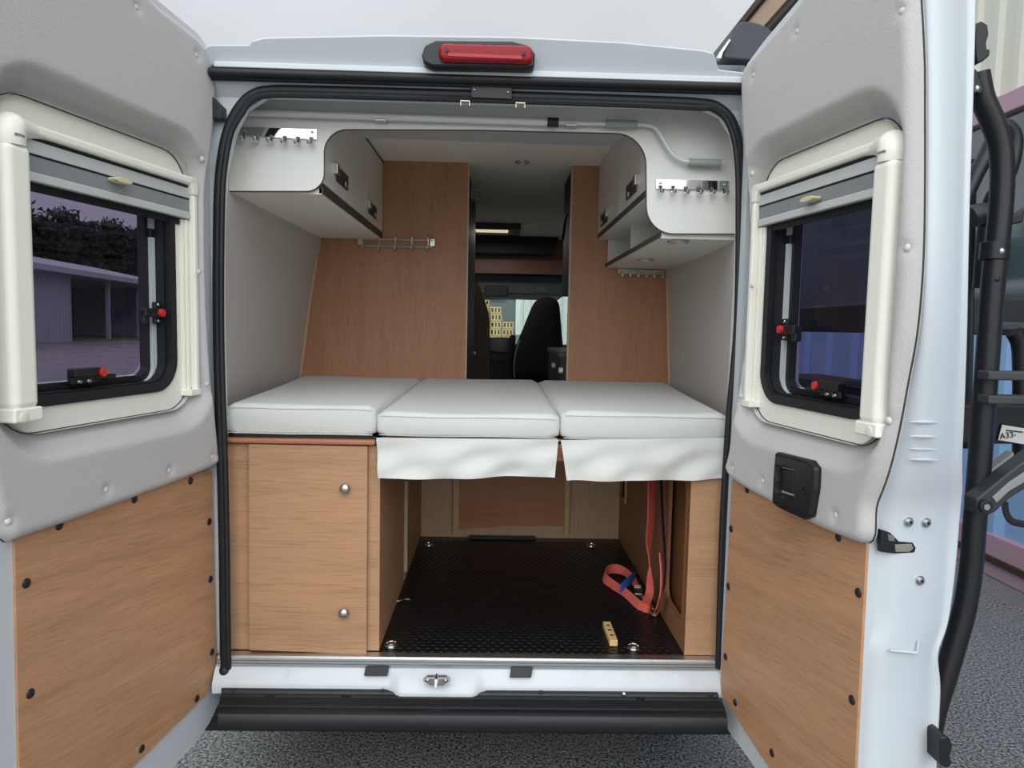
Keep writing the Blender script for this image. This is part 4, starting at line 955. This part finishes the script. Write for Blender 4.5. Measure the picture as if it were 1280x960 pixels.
def latch(D, c, win, ang=0):
    """black window catch with red button; c=(u,v,t)"""
    u, v, t = c; P = D.mp
    ca, sa = math.cos(ang), math.sin(ang)
    q = lambda a, b, d: np.array(P(u+a*ca-b*sa, v+a*sa+b*ca, t+d))
    ax = (q(1, 0, 0)-q(0, 0, 0)); ay = (q(0, 1, 0)-q(0, 0, 0)); az = q(0, 0, 1)-q(0, 0, 0)
    if ang == 0:
        lt = MB().obox(q(0, 0, 0), ax*.045, ay*.020, az*.008).obox(q(.010, .010, .016), ax*.045, ay*.010, az*.010).obox(q(-.062, -.006, .006), ax*.034, ay*.007, az*.005).build('window_latch', BLACKP, win, bevel=.004)
        MB().cyl(q(-.030, .008, .018), az, .011, .014, 14).build('red_button', REDB, lt, bevel=.002)
        for s_ in (-.008, .022): MB().dome(q(s_, -.012, .008), az, .0075, .004, 12).build('screw', STEEL, lt)
    else:
        lt = MB().obox(q(0, 0, 0), ax*.014, ay*.030, az*.006).obox(q(.030, 0, .006), ax*.034, ay*.012, az*.010).obox(q(.052, -.012, .0), ax*.012, ay*.020, az*.010).build('window_latch', BLACKP, win, bevel=.004)
        MB().cyl(q(.006, .0, .012), az, .011, .014, 14).build('red_button', REDB, lt, bevel=.002)
        for s_ in (-.022, .022): MB().dome(q(.0, s_, .006), az, .006, .003, 10).build('screw', STEEL, lt)
def blind(D, uf, un, gfar, v0, v1):
    """cassette blind: uf far rail, un..  near post"""
    r, mp = D.root, D.mp
    b = MB().box(mp(un-.065, v0+.02, -.02), mp(un, v1-.055, .038)).build('window_blind', CREAM2, r, bevel=.018, segs=5)
    cb = MB(); arc = []
    el = smoothline([np.array(mp(un-.0325, v1-.060, .008)), np.array(mp(un-.0325, v1-.040, .008)), np.array(mp(un-.040, v1-.024, .007)), np.array(mp(un-.065, v1-.0165, .003)), np.array(mp(un-.10, v1-.0135, -.001)), np.array(mp(un-.13, v1-.0125, -.002))], 6)
    rd = list(np.interp(np.linspace(0, 1, len(el)), [0, .2, .45, .65, .85, 1], [.0325, .0335, .031, .022, .015, .0125]))
    pr0 = roundpoly([(un-.066, v1-.045), (un+.001, v1-.045), (un+.001, v1), (un-.11, v1), (un-.11, v1-.025), (un-.066, v1-.032)], [0, 0, .035, .0, 0, .012], 8)
    cn = cb.tube(el, rd, 24).build('corner_cap', CREAM2, b, smooth=60)
    MB().box(mp(un-.042, v1-.044, .036), mp(un-.020, v1-.039, .0415)).build('screw_slot', GREYI, b)
    MB().box(mp(uf+.01, v1-.024, -.02), mp(un-.09, v1, .014)).build('top_rail', CREAM2, b, bevel=.008)
    pr1 = roundpoly([(uf-.004, v1-.05), (uf+.018, v1-.05), (uf+.03, v1-.022), (uf+.03, v1), (uf-.004, v1)], [0, 0, .01, 0, .03], 8)
    MB().prism([mp(a, c, -.02) for a, c in pr1], [mp(a, c, .014) for a, c in pr1]).build('corner_cap', CREAM2, b, bevel=.005)
    MB().box(mp(uf, v0+.012, -.02), mp(uf+.016, v1-.05, .012)).build('side_rail', CREAM2, b, bevel=.004)
    MB().box(mp(uf+.020, v0+.012, -.02), mp(uf+.032, v1-.12, -.004)).box(mp(uf+.034, v0+.012, -.02), mp(uf+.042, v1-.12, -.008)).build('guide_rail', CREAM2, b, bevel=.002)
    MB().box(mp(uf-.003, v0-.004, -.02), mp(uf+.046, v0+.014, .015)).build('foot_cap', CREAM2, b, bevel=.003)
    MB().box(mp(un-.068, v0-.004, -.02), mp(un+.003, v0+.026, .039)).build('foot_cap', CREAM2, b, bevel=.005)
    c_ = mp(un-.02, v0+.008, .039); MB().dome(c_, mp(0, 0, 1), .012, .002, 16).build('foot_plug', CREAM, b)
    # folded pleats and pull bar
    a0, a1 = uf+.018, un-.066
    zt = v1-.026
    MB().box(mp(a0, zt-.004, -.01), mp(a1, zt, .002)).build('gap_line', RUBBER, b)
    MB().box(mp(a0, zt-.034, -.014), mp(a1, zt-.005, .0)).build('pull_bar', mat('blind_alu', (196, 199, 198), .5), b, bevel=.002)
    MB().box(mp(a0, zt-.037, -.012), mp(a1, zt-.0335, -.001)).build('gap_line', RUBBER, b)
    MB().box(mp(a0, zt-.110, -.020), mp(a1, zt-.09, -.016)).build('brush_strip', RUBBER, b)
    MB().box(mp(a0, zt-.075, -.013), mp(a1, zt-.0715, .0)).build('gap_line', GREYI, b)
    pb = MB(); v = []; k_ = 11; f = []
    for i in range(k_*2+1):
        z = zt-.038-i*(.034/(k_*2)); tt = -.004+(.003 if i % 2 else 0); v += [mp(a0, z, tt), mp(a1, z, tt)]
    for i in range(k_*2): f.append((2*i, 2*i+1, 2*i+3, 2*i+2))
    pb.add(v, f).build('pleats', mat('blind_cloth', (188, 192, 193), .5), b, smooth=0)
    MB().box(mp(a0, zt-.092, -.014), mp(a1, zt-.072, .002)).build('bottom_bar', mat('blind_alu', (196, 199, 198), .5), b, bevel=.003)
    return b
def oval_tab(D, c, b):
    p = [(c[0]+.030*math.cos(a), c[1]+.007*math.sin(a)) for a in np.linspace(0, 6.283, 21)[:-1]]
    MB().prism([D.mp(a, z, -.0) for a, z in p], [D.mp(a, z, .024) for a, z in p]).build('pull_tab', mat('tab_ivory', (214, 206, 172), .45), b, bevel=.003)
def lining(D, outl, H, btn):
    HL = rrect(*H); OL = outl
    B_ = np.array([D.uv(a, b, .03) for a, b in btn])
    def h(q):
        q = np.asarray(q); e = np.clip(dist_loop(q, OL)/.022, 0, 1); base = .004+.030*np.sqrt(np.clip(1-(1-e)**2, 0, 1))
        dH = dist_loop(q, HL); s_ = sstep(dH/np.minimum(.062, dH+dist_loop(q, OL)+1e-5)); t = -.022*(1-s_)+base*s_
        for c in B_:
            d = np.linalg.norm(q-c, axis=1); t = t-.007*np.exp(-(d/.013)**2)
        return t
    ln_ = relief(OL, [HL], h, .0080, -.004, D.mp, rings=(.0015, .004, .008, .014, .021)).build('felt_lining', FELT, D.root, smooth=70)
    for c in B_:
        MB().dome(D.mp(c[0], c[1], .026), D.mp(0, 0, 1), .0085, .006, 14).build('button', mat('button_grey', (206, 206, 204), .6), ln_)
    sm_ = [D.mp(a, b, .001) for a, b in OL]; MB().tube(sm_+[sm_[0]], .0022, 6, False).build('seam_shadow', GAPM, ln_)  # dark tube draws the seam, and along the bottom a shadow line
    return ln_
def card(D, px, m, caps, r=.02):
    P = [D.uv(a, b, .006) for a, b in px]
    P = [(u, max(v, 0)) for u, v in P]
    c = slab(roundpoly(P, r, 4), [], .0, .007, D.mp, .1).build('wood_card', m, D.root, bevel=.0012)
    for a, b in caps:
        q = D.uv(a, b, .007); MB().dome(D.mp(q[0], q[1], .0065), D.mp(0, 0, 1), .0115, .005, 16).build('screw_cap', mat('cap_brown_black', (34, 30, 30), .45), c)
    return c
def offp(P, d):
    P = [np.array(p) for p in P]; c = sum(P)/len(P); w_ = max(p[0] for p in P)-min(p[0] for p in P); h_ = max(p[1] for p in P)-min(p[1] for p in P)
    return [tuple(c+(p-c)*np.array([1-2*d/w_, 1-2*d/h_])) for p in P]
# ---------------- left door
H_L = (.075, 1.317, .715, 2.035, .10)
up = DL.uvs([(267, 583), (271, 565), (269, 540), (263, 470), (258, 380), (256, 300), (257, 230), (263, 180), (267, 130), (268, 95), (262, 72), (248, 50), (225, 30), (188, 0)], .02)
ul = [(.33, 2.405), (.45, 2.41), (.66, 2.40), (.74, 2.36), (.78, 2.2), (.80, 2.0), (.81, 1.7), (.80, 1.47), (.775, 1.25), (.75, 1.15), (.725, 1.112)]
mid_ = DL.uvs([(15, 668), (130, 630)], .012)
OUTL = smoothloop(up+ul+[(mid_[0][0]-.02, 1.109), (mid_[1][0], 1.112)], 4)
WL = (.145, 1.385, .665, 1.95, .075)
shell = [(-.050, .50), (-.045, 1.2), (-.058, 1.7), (-.056, 2.25), (-.050, 2.32), (-.025, 2.36), (.035, 2.388), (.236, 2.408), (.40, 2.425), (.70, 2.43), (.80, 2.38), (.84, 2.0), (.85, 1.6), (.82, 1.1), (.80, .5), (.80, .30), (.50, .29), (.21, .292), (.10, .30), (.03, .325), (-.03, .37), (-.048, .41)]
sh = slab(shell, [rrect(H_L[0]-.052, H_L[1]-.056, H_L[2]+.03, H_L[3]+.056, H_L[4]+.03)], -.030, .0, DL.mp).build('door_shell', PAINT, rl, bevel=.008)
slab(shell, [rrect(WL[0]+.03, WL[1]+.03, WL[2]-.03, WL[3]-.03, WL[4]-.02)], -.10, -.09, DL.mp).build('outer_skin', PAINT, sh)
slab(shell, [offp(shell, .02)], -.09, -.03, DL.mp).build('shell_rim', PAINT, sh)
loop = [DL.mp(a, b, -.03) for a, b in [(.80, .288), (.50, .278), (.21, .280), (.09, .289), (.02, .315), (-.04, .363), (-.06, .41), (-.062, .495), (-.058, 1.2), (-.066, 1.7)]]
MB().tube(smoothline(loop, 5), .011, 8).build('edge_seal', RUBBER, rl)
window_set(DL, H_L, WL, -.020)
lining(DL, OUTL, H_L, [(171, 9), (246, 69), (254, 199), (250, 340), (260, 480), (265.5, 571), (212, 588), (133, 612), (12, 652)])
card(DL, [(265, 586), (268, 720), (271, 835), (258, 868), (165, 960), (60, 1065), (-20, 1075), (24, 960), (20, 780), (18, 664)], W_DOOR,
     [(238, 601), (168, 624), (74, 657), (261.5, 652), (263, 724), (265, 815), (246, 873), (177, 936), (33, 729), (38, 867)], .012)
# blind
unL = DL.uv(0, 400, -.0)[0]
bL = blind(DL, .068, DL.uv(48, 400, .036)[0]+.065, 0, 1.357, 1.975)
oval_tab(DL, DL.uv(154, 226, .02), bL)
winL = [o_ for o_ in rl.children if o_.name.startswith('window_surround')][0]
a_ = DL.uv(196, 391, -.045); latch(DL, (a_[0], a_[1], -.045), winL, .001)
a_ = DL.uv(105, 470, -.05); latch(DL, (a_[0], a_[1], -.05), winL, 0)
A = DL.uv(192, 292, -.06); B = DL.uv(187, 376, -.075)
MB().tube([DL.mp(*A, -.060), DL.mp(*B, -.078)], .007, 10).build('gas_strut', ALUP, winL)
MB().box(np.array(DL.mp(*A, -.065))-np.array([.022, .012, .012]), np.array(DL.mp(*A, -.065))+np.array([.022, .012, .012])).build('strut_mount', BLACKP, winL, bevel=.003)
MB().box(np.array(DL.mp(*B, -.078))-np.array([.018, .010, .014]), np.array(DL.mp(*B, -.078))+np.array([.018, .010, .012])).build('strut_mount', BLACKP, winL, bevel=.003)
# ---------------- right door
H_R = (.112, 1.317, .680, 2.04, .10)
lf = DR.uvs([(913, 596), (914, 560), (921, 500), (929, 420), (934, 340), (934, 220), (930, 150), (929, 100), (935, 82), (960, 52), (1000, 5)], .02)
rows = [(-120, 1144, 1158, 1195, 1226), (-40, 1147, 1160, 1195, 1224), (60, 1149, 1160, 1195, 1222), (150, 1150, 1161, 1197, 1219), (225, 1150, 1160, 1196, 1216), (300, 1149, 1158, 1195, 1214), (360, 1146, 1157, 1193, 1213), (420, 1140, 1154, 1189, 1212), (480, 1129, 1148, 1185, 1210),
        (530, 1120, 1143, 1182, 1208), (570, 1111, 1137, 1180, 1206), (595, 1104, 1129, 1178, 1206), (612, 1098, 1121, 1176, 1207), (635, 1090, 1116, 1174, 1204), (675, 1086, 1113, 1171, 1201), (720, 1084, 1112, 1168, 1197), (765, 1081, 1110, 1166, 1191), (785, 1080, 1108, 1164, 1187), (800, 1079, 1102, 1160, 1181), (815, 1078, 1096, 1155, 1175), (835, 1076, 1095, 1152, 1176), (855, 1074, 1094, 1150, 1180), (900, 1071, 1091, 1148, 1177), (960, 1068, 1088, 1145, 1174), (1060, 1062, 1082, 1140, 1169)]
edgeA = [DR.uv(r_[1], r_[0], 0) for r_ in rows]
top_uv = DR.uvs([(1140, -140), (1100, -150)], .02)
ru = []
for r_ in rows[2:15]:
    q = DR.uv(r_[1], r_[0], .012); ru.append(q)
topr = [(.40, 2.42), (.55, 2.425), (.66, 2.40), (.70, 2.33)]
bot = DR.uvs([(1082, 668), (1060, 666), (990, 634)], .012)
OUTR = smoothloop(lf+topr+[q for q in ru if q[1] < 2.25]+[(bot[1][0]-.0, 1.108), (bot[2][0], 1.109)], 4)
WR = (.165, 1.385, .635, 1.95, .075)
shellR = [(-.002, .463), (-.004, .54), (-.012, 1.2), (-.005, 1.7), (-.008, 2.25), (-.002, 2.31), (.022, 2.352), (.11, 2.382), (.285, 2.424), (.40, 2.44), (.60, 2.45)]+[(u_, v_) for u_, v_ in edgeA if .33 < v_ < 2.42]+[(edgeA[-1][0], .325), (.40, .328), (.254, .333), (.095, .349), (.029, .384)]
def mpR(u, v, t): return DR.mp(u, v, t)
shR = slab(shellR, [rrect(H_R[0]-.056, H_R[1]-.056, H_R[2]+.022, H_R[3]+.056, H_R[4]-.02)], -.030, 0, DR.mp).build('door_shell', PAINT, rr, bevel=.0)
slab(shellR, [rrect(WR[0]+.03, WR[1]+.03, WR[2]-.03, WR[3]-.03, WR[4]-.02)], -.10, -.09, DR.mp).build('outer_skin', PAINT, shR)
slab(shellR, [offp(shellR, .02)], -.09, -.03, DR.mp).build('shell_rim', PAINT, shR)
# moulded end of the door: swept profile
v = []; f = []
for r_ in rows:
    y_, a, b, c, d = r_; A = DR.uv(a, y_, 0); uA = A[0]
    p0 = (uA, A[1], 0.); p1 = DR.onU(b, y_, uA+.016); p2 = DR.onU((b*2+c)/3, y_, uA+.022); p3 = DR.onU(c, y_, uA+.020)
    p4 = DR.onU((c+d)/2, y_, uA+.002); p5 = DR.onU(d-3, y_, uA+.014); p6 = DR.onU(d, y_, uA+.006); p7 = (p6[0]-.30, p6[1], p6[2]-.0)
    mid = ((p0[0]+p1[0])/2-.014, (p0[1]+p1[1])/2, (p0[2]+p1[2])/2-.0)
    v += [DR.mp(*q) for q in (p0, mid, p1, p2, p3, p4, p5, p6, p7)]
n = 9
for j in range(len(rows)-1):
    for i in range(n-1): f.append((j*n+i, j*n+i+1, j*n+n+i+1, j*n+n+i))
de = MB().add(v, f).build('door_edge', PAINT, rr, smooth=70)
sub = de.modifiers.new('s', 'SUBSURF'); sub.levels = 2; sub.render_levels = 2
def onedge(px, py, off=.0):
    """point on the flat of the door end"""
    import bisect
    k = min(range(len(rows)), key=lambda i: abs(rows[i][0]-py)); uA = DR.uv(rows[k][1], rows[k][0], 0)[0]
    return np.array(DR.mp(*DR.onU(px, py, uA+.0215+off)))
ue = np.array([1., 0, 0])
for (a, b) in ((1135, 652), (1157, 653), (1149, 725)):
    c_ = onedge(a, b, -.002); MB().cyl(c_, ue, .0105, .004, 18).build('washer', STEEL, de); MB().cyl(c_, ue, .007, .009, 12).build('bolt', STEEL, de, bevel=.001); MB().cyl(c_, ue, .0035, .0095, 6).build('bolt_socket', BLACKP, de)
# latch slot
lp = [(1101, 662), (1113, 666), (1124, 677), (1141, 678), (1145, 685), (1143, 691), (1118, 692), (1101, 690)]
q = [onedge(a, b, .0005) for a, b in lp]; MB().prism(q, [x_-ue*.012 for x_ in q]).build('latch_slot', BLACKP, de, bevel=.001)
q = [onedge(a, b, .003) for a, b in ((1119, 681), (1140, 680), (1142, 686), (1137, 690), (1120, 690))]; MB().prism(q, [x_-ue*.01 for x_ in q]).build('latch_bolt', mat('brass_latch', (190, 182, 160), .35, .8), de, bevel=.001)
q = [onedge(a, b, .003) for a, b in ((1110, 668), (1118, 670), (1119, 677), (1111, 676))]; MB().prism(q, [x_-ue*.01 for x_ in q]).build('latch_bolt', STEEL, de, bevel=.001)
MB().tube([DR.mp(*DR.onU(a, b, DR.uv(a, b, 0)[0]*0+.60)) for a, b in ((1190, 905), (1189, 930))], .004, 6)
loop = [DR.mp(a, b, -.03) for a, b in [(.66, .312), (.40, .315), (.25, .320), (.085, .337), (.016, .376), (-.014, .455), (-.018, .54), (-.026, 1.2)]]
MB().tube(smoothline(loop, 5), .011, 8).build('edge_seal', RUBBER, rr)
# pressed ribs on the door end
for y_ in (527, 545, 561, 574):
    A = onedge(1137, y_, .001); B = onedge(1172, y_+1, .001); MB().tube([A, (A*2+B)/3, (A+2*B)/3, B], [.001, .0035, .0035, .001], 8).build('pressed_rib', PAINT, de)
A = onedge(1112, 813, .004); B = onedge(1146, 816, .004); Cq = onedge(1148, 801, .002); MB().tube([A, B, Cq], .003, 8).build('pressed_rib', PAINT, de)
winR = window_set(DR, H_R, WR, -.020)
lining(DR, OUTR, H_R, [(1126, 14), (996, 39), (942, 94), (939, 217), (939, 357), (925, 495), (915.5, 586), (953, 601), (1044, 644), (1109, 526), (1132, 310)])
card(DR, [(915, 598), (1084, 673), (1077, 800), (1069, 960), (1062, 1080), (1000, 1040), (965, 965), (902, 868), (901, 850), (909, 720)], W_DOORR,
     [(934, 612), (1048, 671), (914, 661), (910.5, 733), (907, 821), (919, 878), (965, 941), (1073, 741), (1065, 875)], .012)
bR = blind(DR, .108, DR.uv(1078, 400, .036)[0]+.065, 0, 1.357, 1.985)
oval_tab(DR, DR.uv(1009, 249, .02), bR)
a_ = DR.uv(982, 412, -.045); latch(DR, (a_[0], a_[1], -.045), winR, .001)
a_ = DR.uv(1040, 487, -.05); latch(DR, (a_[0], a_[1], -.05), winR, 0)
A = DR.uv(985, 300, -.06); B = DR.uv(990, 392, -.075)
MB().tube([DR.mp(*A, -.060), DR.mp(*B, -.078)], .007, 10).build('gas_strut', ALUP, winR)
MB().box(np.array(DR.mp(*A, -.065))-np.array([.022, .012, .012]), np.array(DR.mp(*A, -.065))+np.array([.022, .012, .012])).build('strut_mount', BLACKP, winR, bevel=.003)
# inner handle plate
hp = [DR.uv(a, b, .055) for a, b in ((966, 565), (1008, 576), (1017, 585), (1016, 610), (1010, 646), (1000, 650), (972, 637), (962, 630), (964, 590))]
hp = roundpoly(hp, [.004, .008, .01, .02, .01, .01, .015, .01, .01], 4)
pk = roundpoly([DR.uv(a, b, .055) for a, b in ((968, 581), (991, 587), (991, 624), (967, 617))], .006, 4)
def hh(q):
    ins = inside(q, pk); d = dist_loop(q, pk); t = .052*np.ones(len(q)); e = np.clip(dist_loop(q, hp)/.01, 0, 1); t -= .01*(1-np.sqrt(np.clip(1-(1-e)**2, 0, 1)))
    return np.where(ins, t-.034*sstep(d/.006), t)
dh = relief(hp, [], hh, .004, .01, DR.mp).build('door_handle', BLACKP, rr, smooth=50)
q = [DR.uv(a, b, .045) for a, b in ((974, 585), (989, 589), (989, 618), (974, 613))]
MB().prism([DR.mp(a, b, .02) for a, b in q], [DR.mp(a, b, .040) for a, b in q]).build('pull_lever', BLACKP, dh, bevel=.004)
c_ = DR.uv(1005.5, 613, .053); MB().tube([DR.mp(c_[0]+.008*math.cos(t), c_[1]+.008*math.sin(t), .053) for t in np.linspace(0, 6.283, 17)], .0018, 6, False).build('lock_hole', mat('slot_black', (6, 6, 7), .8), dh)

# ================================================================== BIKE RACK on the right door
br = thing('bike_rack', 'black tubular bicycle rack on the outside of the right rear door', 'bike rack', (1.05, -.55, 1.3))
YR = -.56
def rp(l, Y): return smoothline([onY(a, b, Y) for a, b in l], 5)
MB().tube(rp([(1222, 92), (1228, 122), (1240, 150), (1250, 180), (1253, 215), (1251, 260), (1246, 310), (1240, 370), (1235, 440), (1229, 520), (1223, 600), (1218, 660), (1214, 710), (1206, 760), (1194, 805), (1182, 845), (1170, 885), (1160, 930)], YR), .0245, 18).build('main_tube', RACK, br)
hk_ = MB(); p = pxY([(1211, 35), (1219, 31), (1227, 36), (1228, 48), (1225, 58), (1226, 66), (1230, 66), (1229, 74), (1222, 80), (1214, 84), (1212, 70)], -.66)
hk_.prism([(x, -.68, z) for x, z in p], [(x, -.62, z) for x, z in p]).build('top_clamp', BLACKP, br, bevel=.004)
MB().prism([onY(a, b, YR-.03) for a, b in ((1214, 84), (1221, 88), (1230, 112), (1226, 118), (1215, 114))], [onY(a, b, YR+.01) for a, b in ((1214, 84), (1221, 88), (1230, 112), (1226, 118), (1215, 114))]).build('clamp_arm', BLACKP, br, bevel=.003)
MB().dome(onY(1221, 111, YR-.033), (0, -1, 0), .008, .006, 12).build('bolt', STEEL, br)
p = pxY([(1168, 916), (1176, 914), (1181, 918), (1184, 926), (1181, 940), (1184, 948), (1178, 954), (1168, 950)], -.66)
MB().prism([(x, -.68, z) for x, z in p], [(x, -.62, z) for x, z in p]).build('bottom_clamp', BLACKP, br, bevel=.004)
# collar and knob
c_ = onY(1244, 303, YR); c2_ = onY(1242, 325, YR)
cl = MB().tube([c_, c2_], .030, 18).build('collar', RACK, br, bevel=.002)
MB().dome(onY(1252, 314, YR-.028), (0, -1, 0), .008, .006, 12).build('bolt', STEEL, cl)
MB().dome(onY(1247, 349, YR-.022), (0.2, -1, 0), .007, .004, 10).build('bolt', BLACKP, br)
MB().obox(onY(1262, 275, YR), (.025, 0, .006), (0, .012, 0), (0, 0, .012)).obox(onY(1272, 268, YR), (.016, 0, .010), (0, .008, 0), (0, 0, .008)).build('wing_knob', BLACKP, br, bevel=.005)
# second hoop and stays farther back
MB().tube(rp([(1205, 250), (1218, 222), (1232, 195), (1245, 168), (1258, 158), (1268, 172), (1266, 198), (1256, 226), (1240, 250), (1232, 290), (1226, 360)], -.25), .020, 14).build('rear_hoop', RACK, br)
MB().tube(rp([(1212, 272), (1225, 268), (1236, 270)], -.40), .028, 14).build('pivot', RACK, br)
MB().tube(rp([(1215, 200), (1213, 300), (1211, 420), (1207, 560)], -.20), .012, 10).build('rear_stay', RACK, br)
for (y_) in (469, 499):
    a = onY(1230, y_, -.60); z = a[2]; MB().box((a[0], -.615, z-.010), (a[0]+.55, -.575, z+.010)).build('support_arm', mat('arm_grey', (58, 60, 64), .45), br, bevel=.004)
# wheel rails (long channels along the door)
def rail(px0, py0, px1, py1, Y0, Y1, m, nm):
    a = onY(px0, py0, Y0); b = onY(px1, py1, Y0); return MB().box((a[0], Y0, b[2]), (b[0], Y1, a[2])).build(nm, m, br, bevel=.006)
rail(1206, 506, 1300, 556, -.35, .92, RACK, 'wheel_rail')
rail(1207, 372, 1300, 420, -.20, .95, RACK, 'wheel_rail')
rail(1248, 402, 1300, 414, -.215, -.20, mat('arm_grey', (58, 60, 64), .45), 'rail_lip')
MB().tube(rp([(1268, 415), (1275, 430), (1277, 460), (1277, 520), (1277, 585)], -.25), .022, 12).build('side_post', RACK, br)
# sticker on the rail, with its print
YL = -.357
q = [onY(a, b, YL) for a, b in ((1253, 531), (1284, 536), (1284, 556), (1248, 550))]
stk = MB().prism(q, [x_+np.array([0, .002, 0]) for x_ in q]).build('sticker', mat('sticker_white', (214, 214, 208), .5), br)
def text(s_, px, py, Y, h, parent, m):
    cu = bpy.data.curves.new('lettering', 'FONT'); cu.body = s_; cu.size = h; cu.extrude = .0006
    o = bpy.data.objects.new('lettering', cu); COL.objects.link(o); p_ = onY(px, py, Y); dg = bpy.context.evaluated_depsgraph_get()
    me = bpy.data.meshes.new_from_object(o.evaluated_get(dg)); COL.objects.unlink(o); bpy.data.objects.remove(o)
    o = bpy.data.objects.new('lettering', me); COL.objects.link(o); me.materials.clear(); me.materials.append(m)
    M = Matrix.Translation(Vector(p_)) @ Matrix.Rotation(-.06, 4, 'Y') @ Matrix.Rotation(math.pi/2, 4, 'X')
    me.transform(M @ Matrix.Rotation(.10, 4, 'Z')); parent_to(o, parent); return o
INK = mat('ink', (30, 30, 34), .6)
text('A33-', 1250, 549, YL-.001, .022, stk, INK)
MB().obox(onY(1268, 539, YL-.001), (.022, 0, -.002), (0, .001, 0), (0, 0, .0015)).build('print_line', INK, stk)
# swing arm holding the bicycle frame
ap = [(1220, 624), (1228, 618), (1262, 590), (1300, 562), (1300, 600), (1262, 624), (1245, 640), (1234, 645), (1222, 643)]
q = [onY(a, b, -.62) for a, b in ap]; sa = MB().prism(q, [x_+np.array([0, .045, 0]) for x_ in q]).build('holding_arm', mat('arm_charcoal', (48, 50, 52), .5), br, bevel=.005)
q = [onY(a, b, -.624) for a, b in ((1241, 622), (1262, 603), (1300, 578), (1300, 592), (1262, 614), (1246, 629))]; MB().prism(q, [x_+np.array([0, .01, 0]) for x_ in q]).build('arm_inset', GREYI, sa, bevel=.002)
MB().cyl(onY(1234, 634, -.632), (0, 1, 0), .015, .012, 18).build('arm_hub', BLACKP, sa, bevel=.002); MB().cyl(onY(1234, 634, -.634), (0, 1, 0), .007, .006, 12).build('bolt', STEEL, sa)
MB().tube(rp([(1256, 628), (1258, 642), (1266, 652), (1285, 656)], -.60), .008, 10, True, .4).build('strap_loop', STRAPK, br)
q = [onY(a, b, -.45) for a, b in ((1236, 590), (1268, 565), (1268, 590), (1236, 612))]; MB().prism(q, [x_+np.array([0, .03, 0]) for x_ in q]).build('arm_bracket', GREYI, br, bevel=.003)

# ================================================================== CAMERA
cam = bpy.data.cameras.new('camera'); co = bpy.data.objects.new('camera', cam); COL.objects.link(co)
cam.sensor_fit = 'HORIZONTAL'; cam.sensor_width = 36; cam.lens = 36*F/1280; cam.clip_start = .02; cam.clip_end = 400
R = Matrix([[float(a) for a in row] for row in MC]).to_4x4(); co.matrix_world = Matrix.Translation(Vector(C0)) @ R
S.camera = co
S.view_settings.view_transform = 'Standard'; S.view_settings.look = 'None'; S.view_settings.gamma = 1; S.view_settings.use_curve_mapping = False
S.view_settings.exposure = 0.0
for o in list(S.objects):
    if '_loc' in o: del o['_loc']
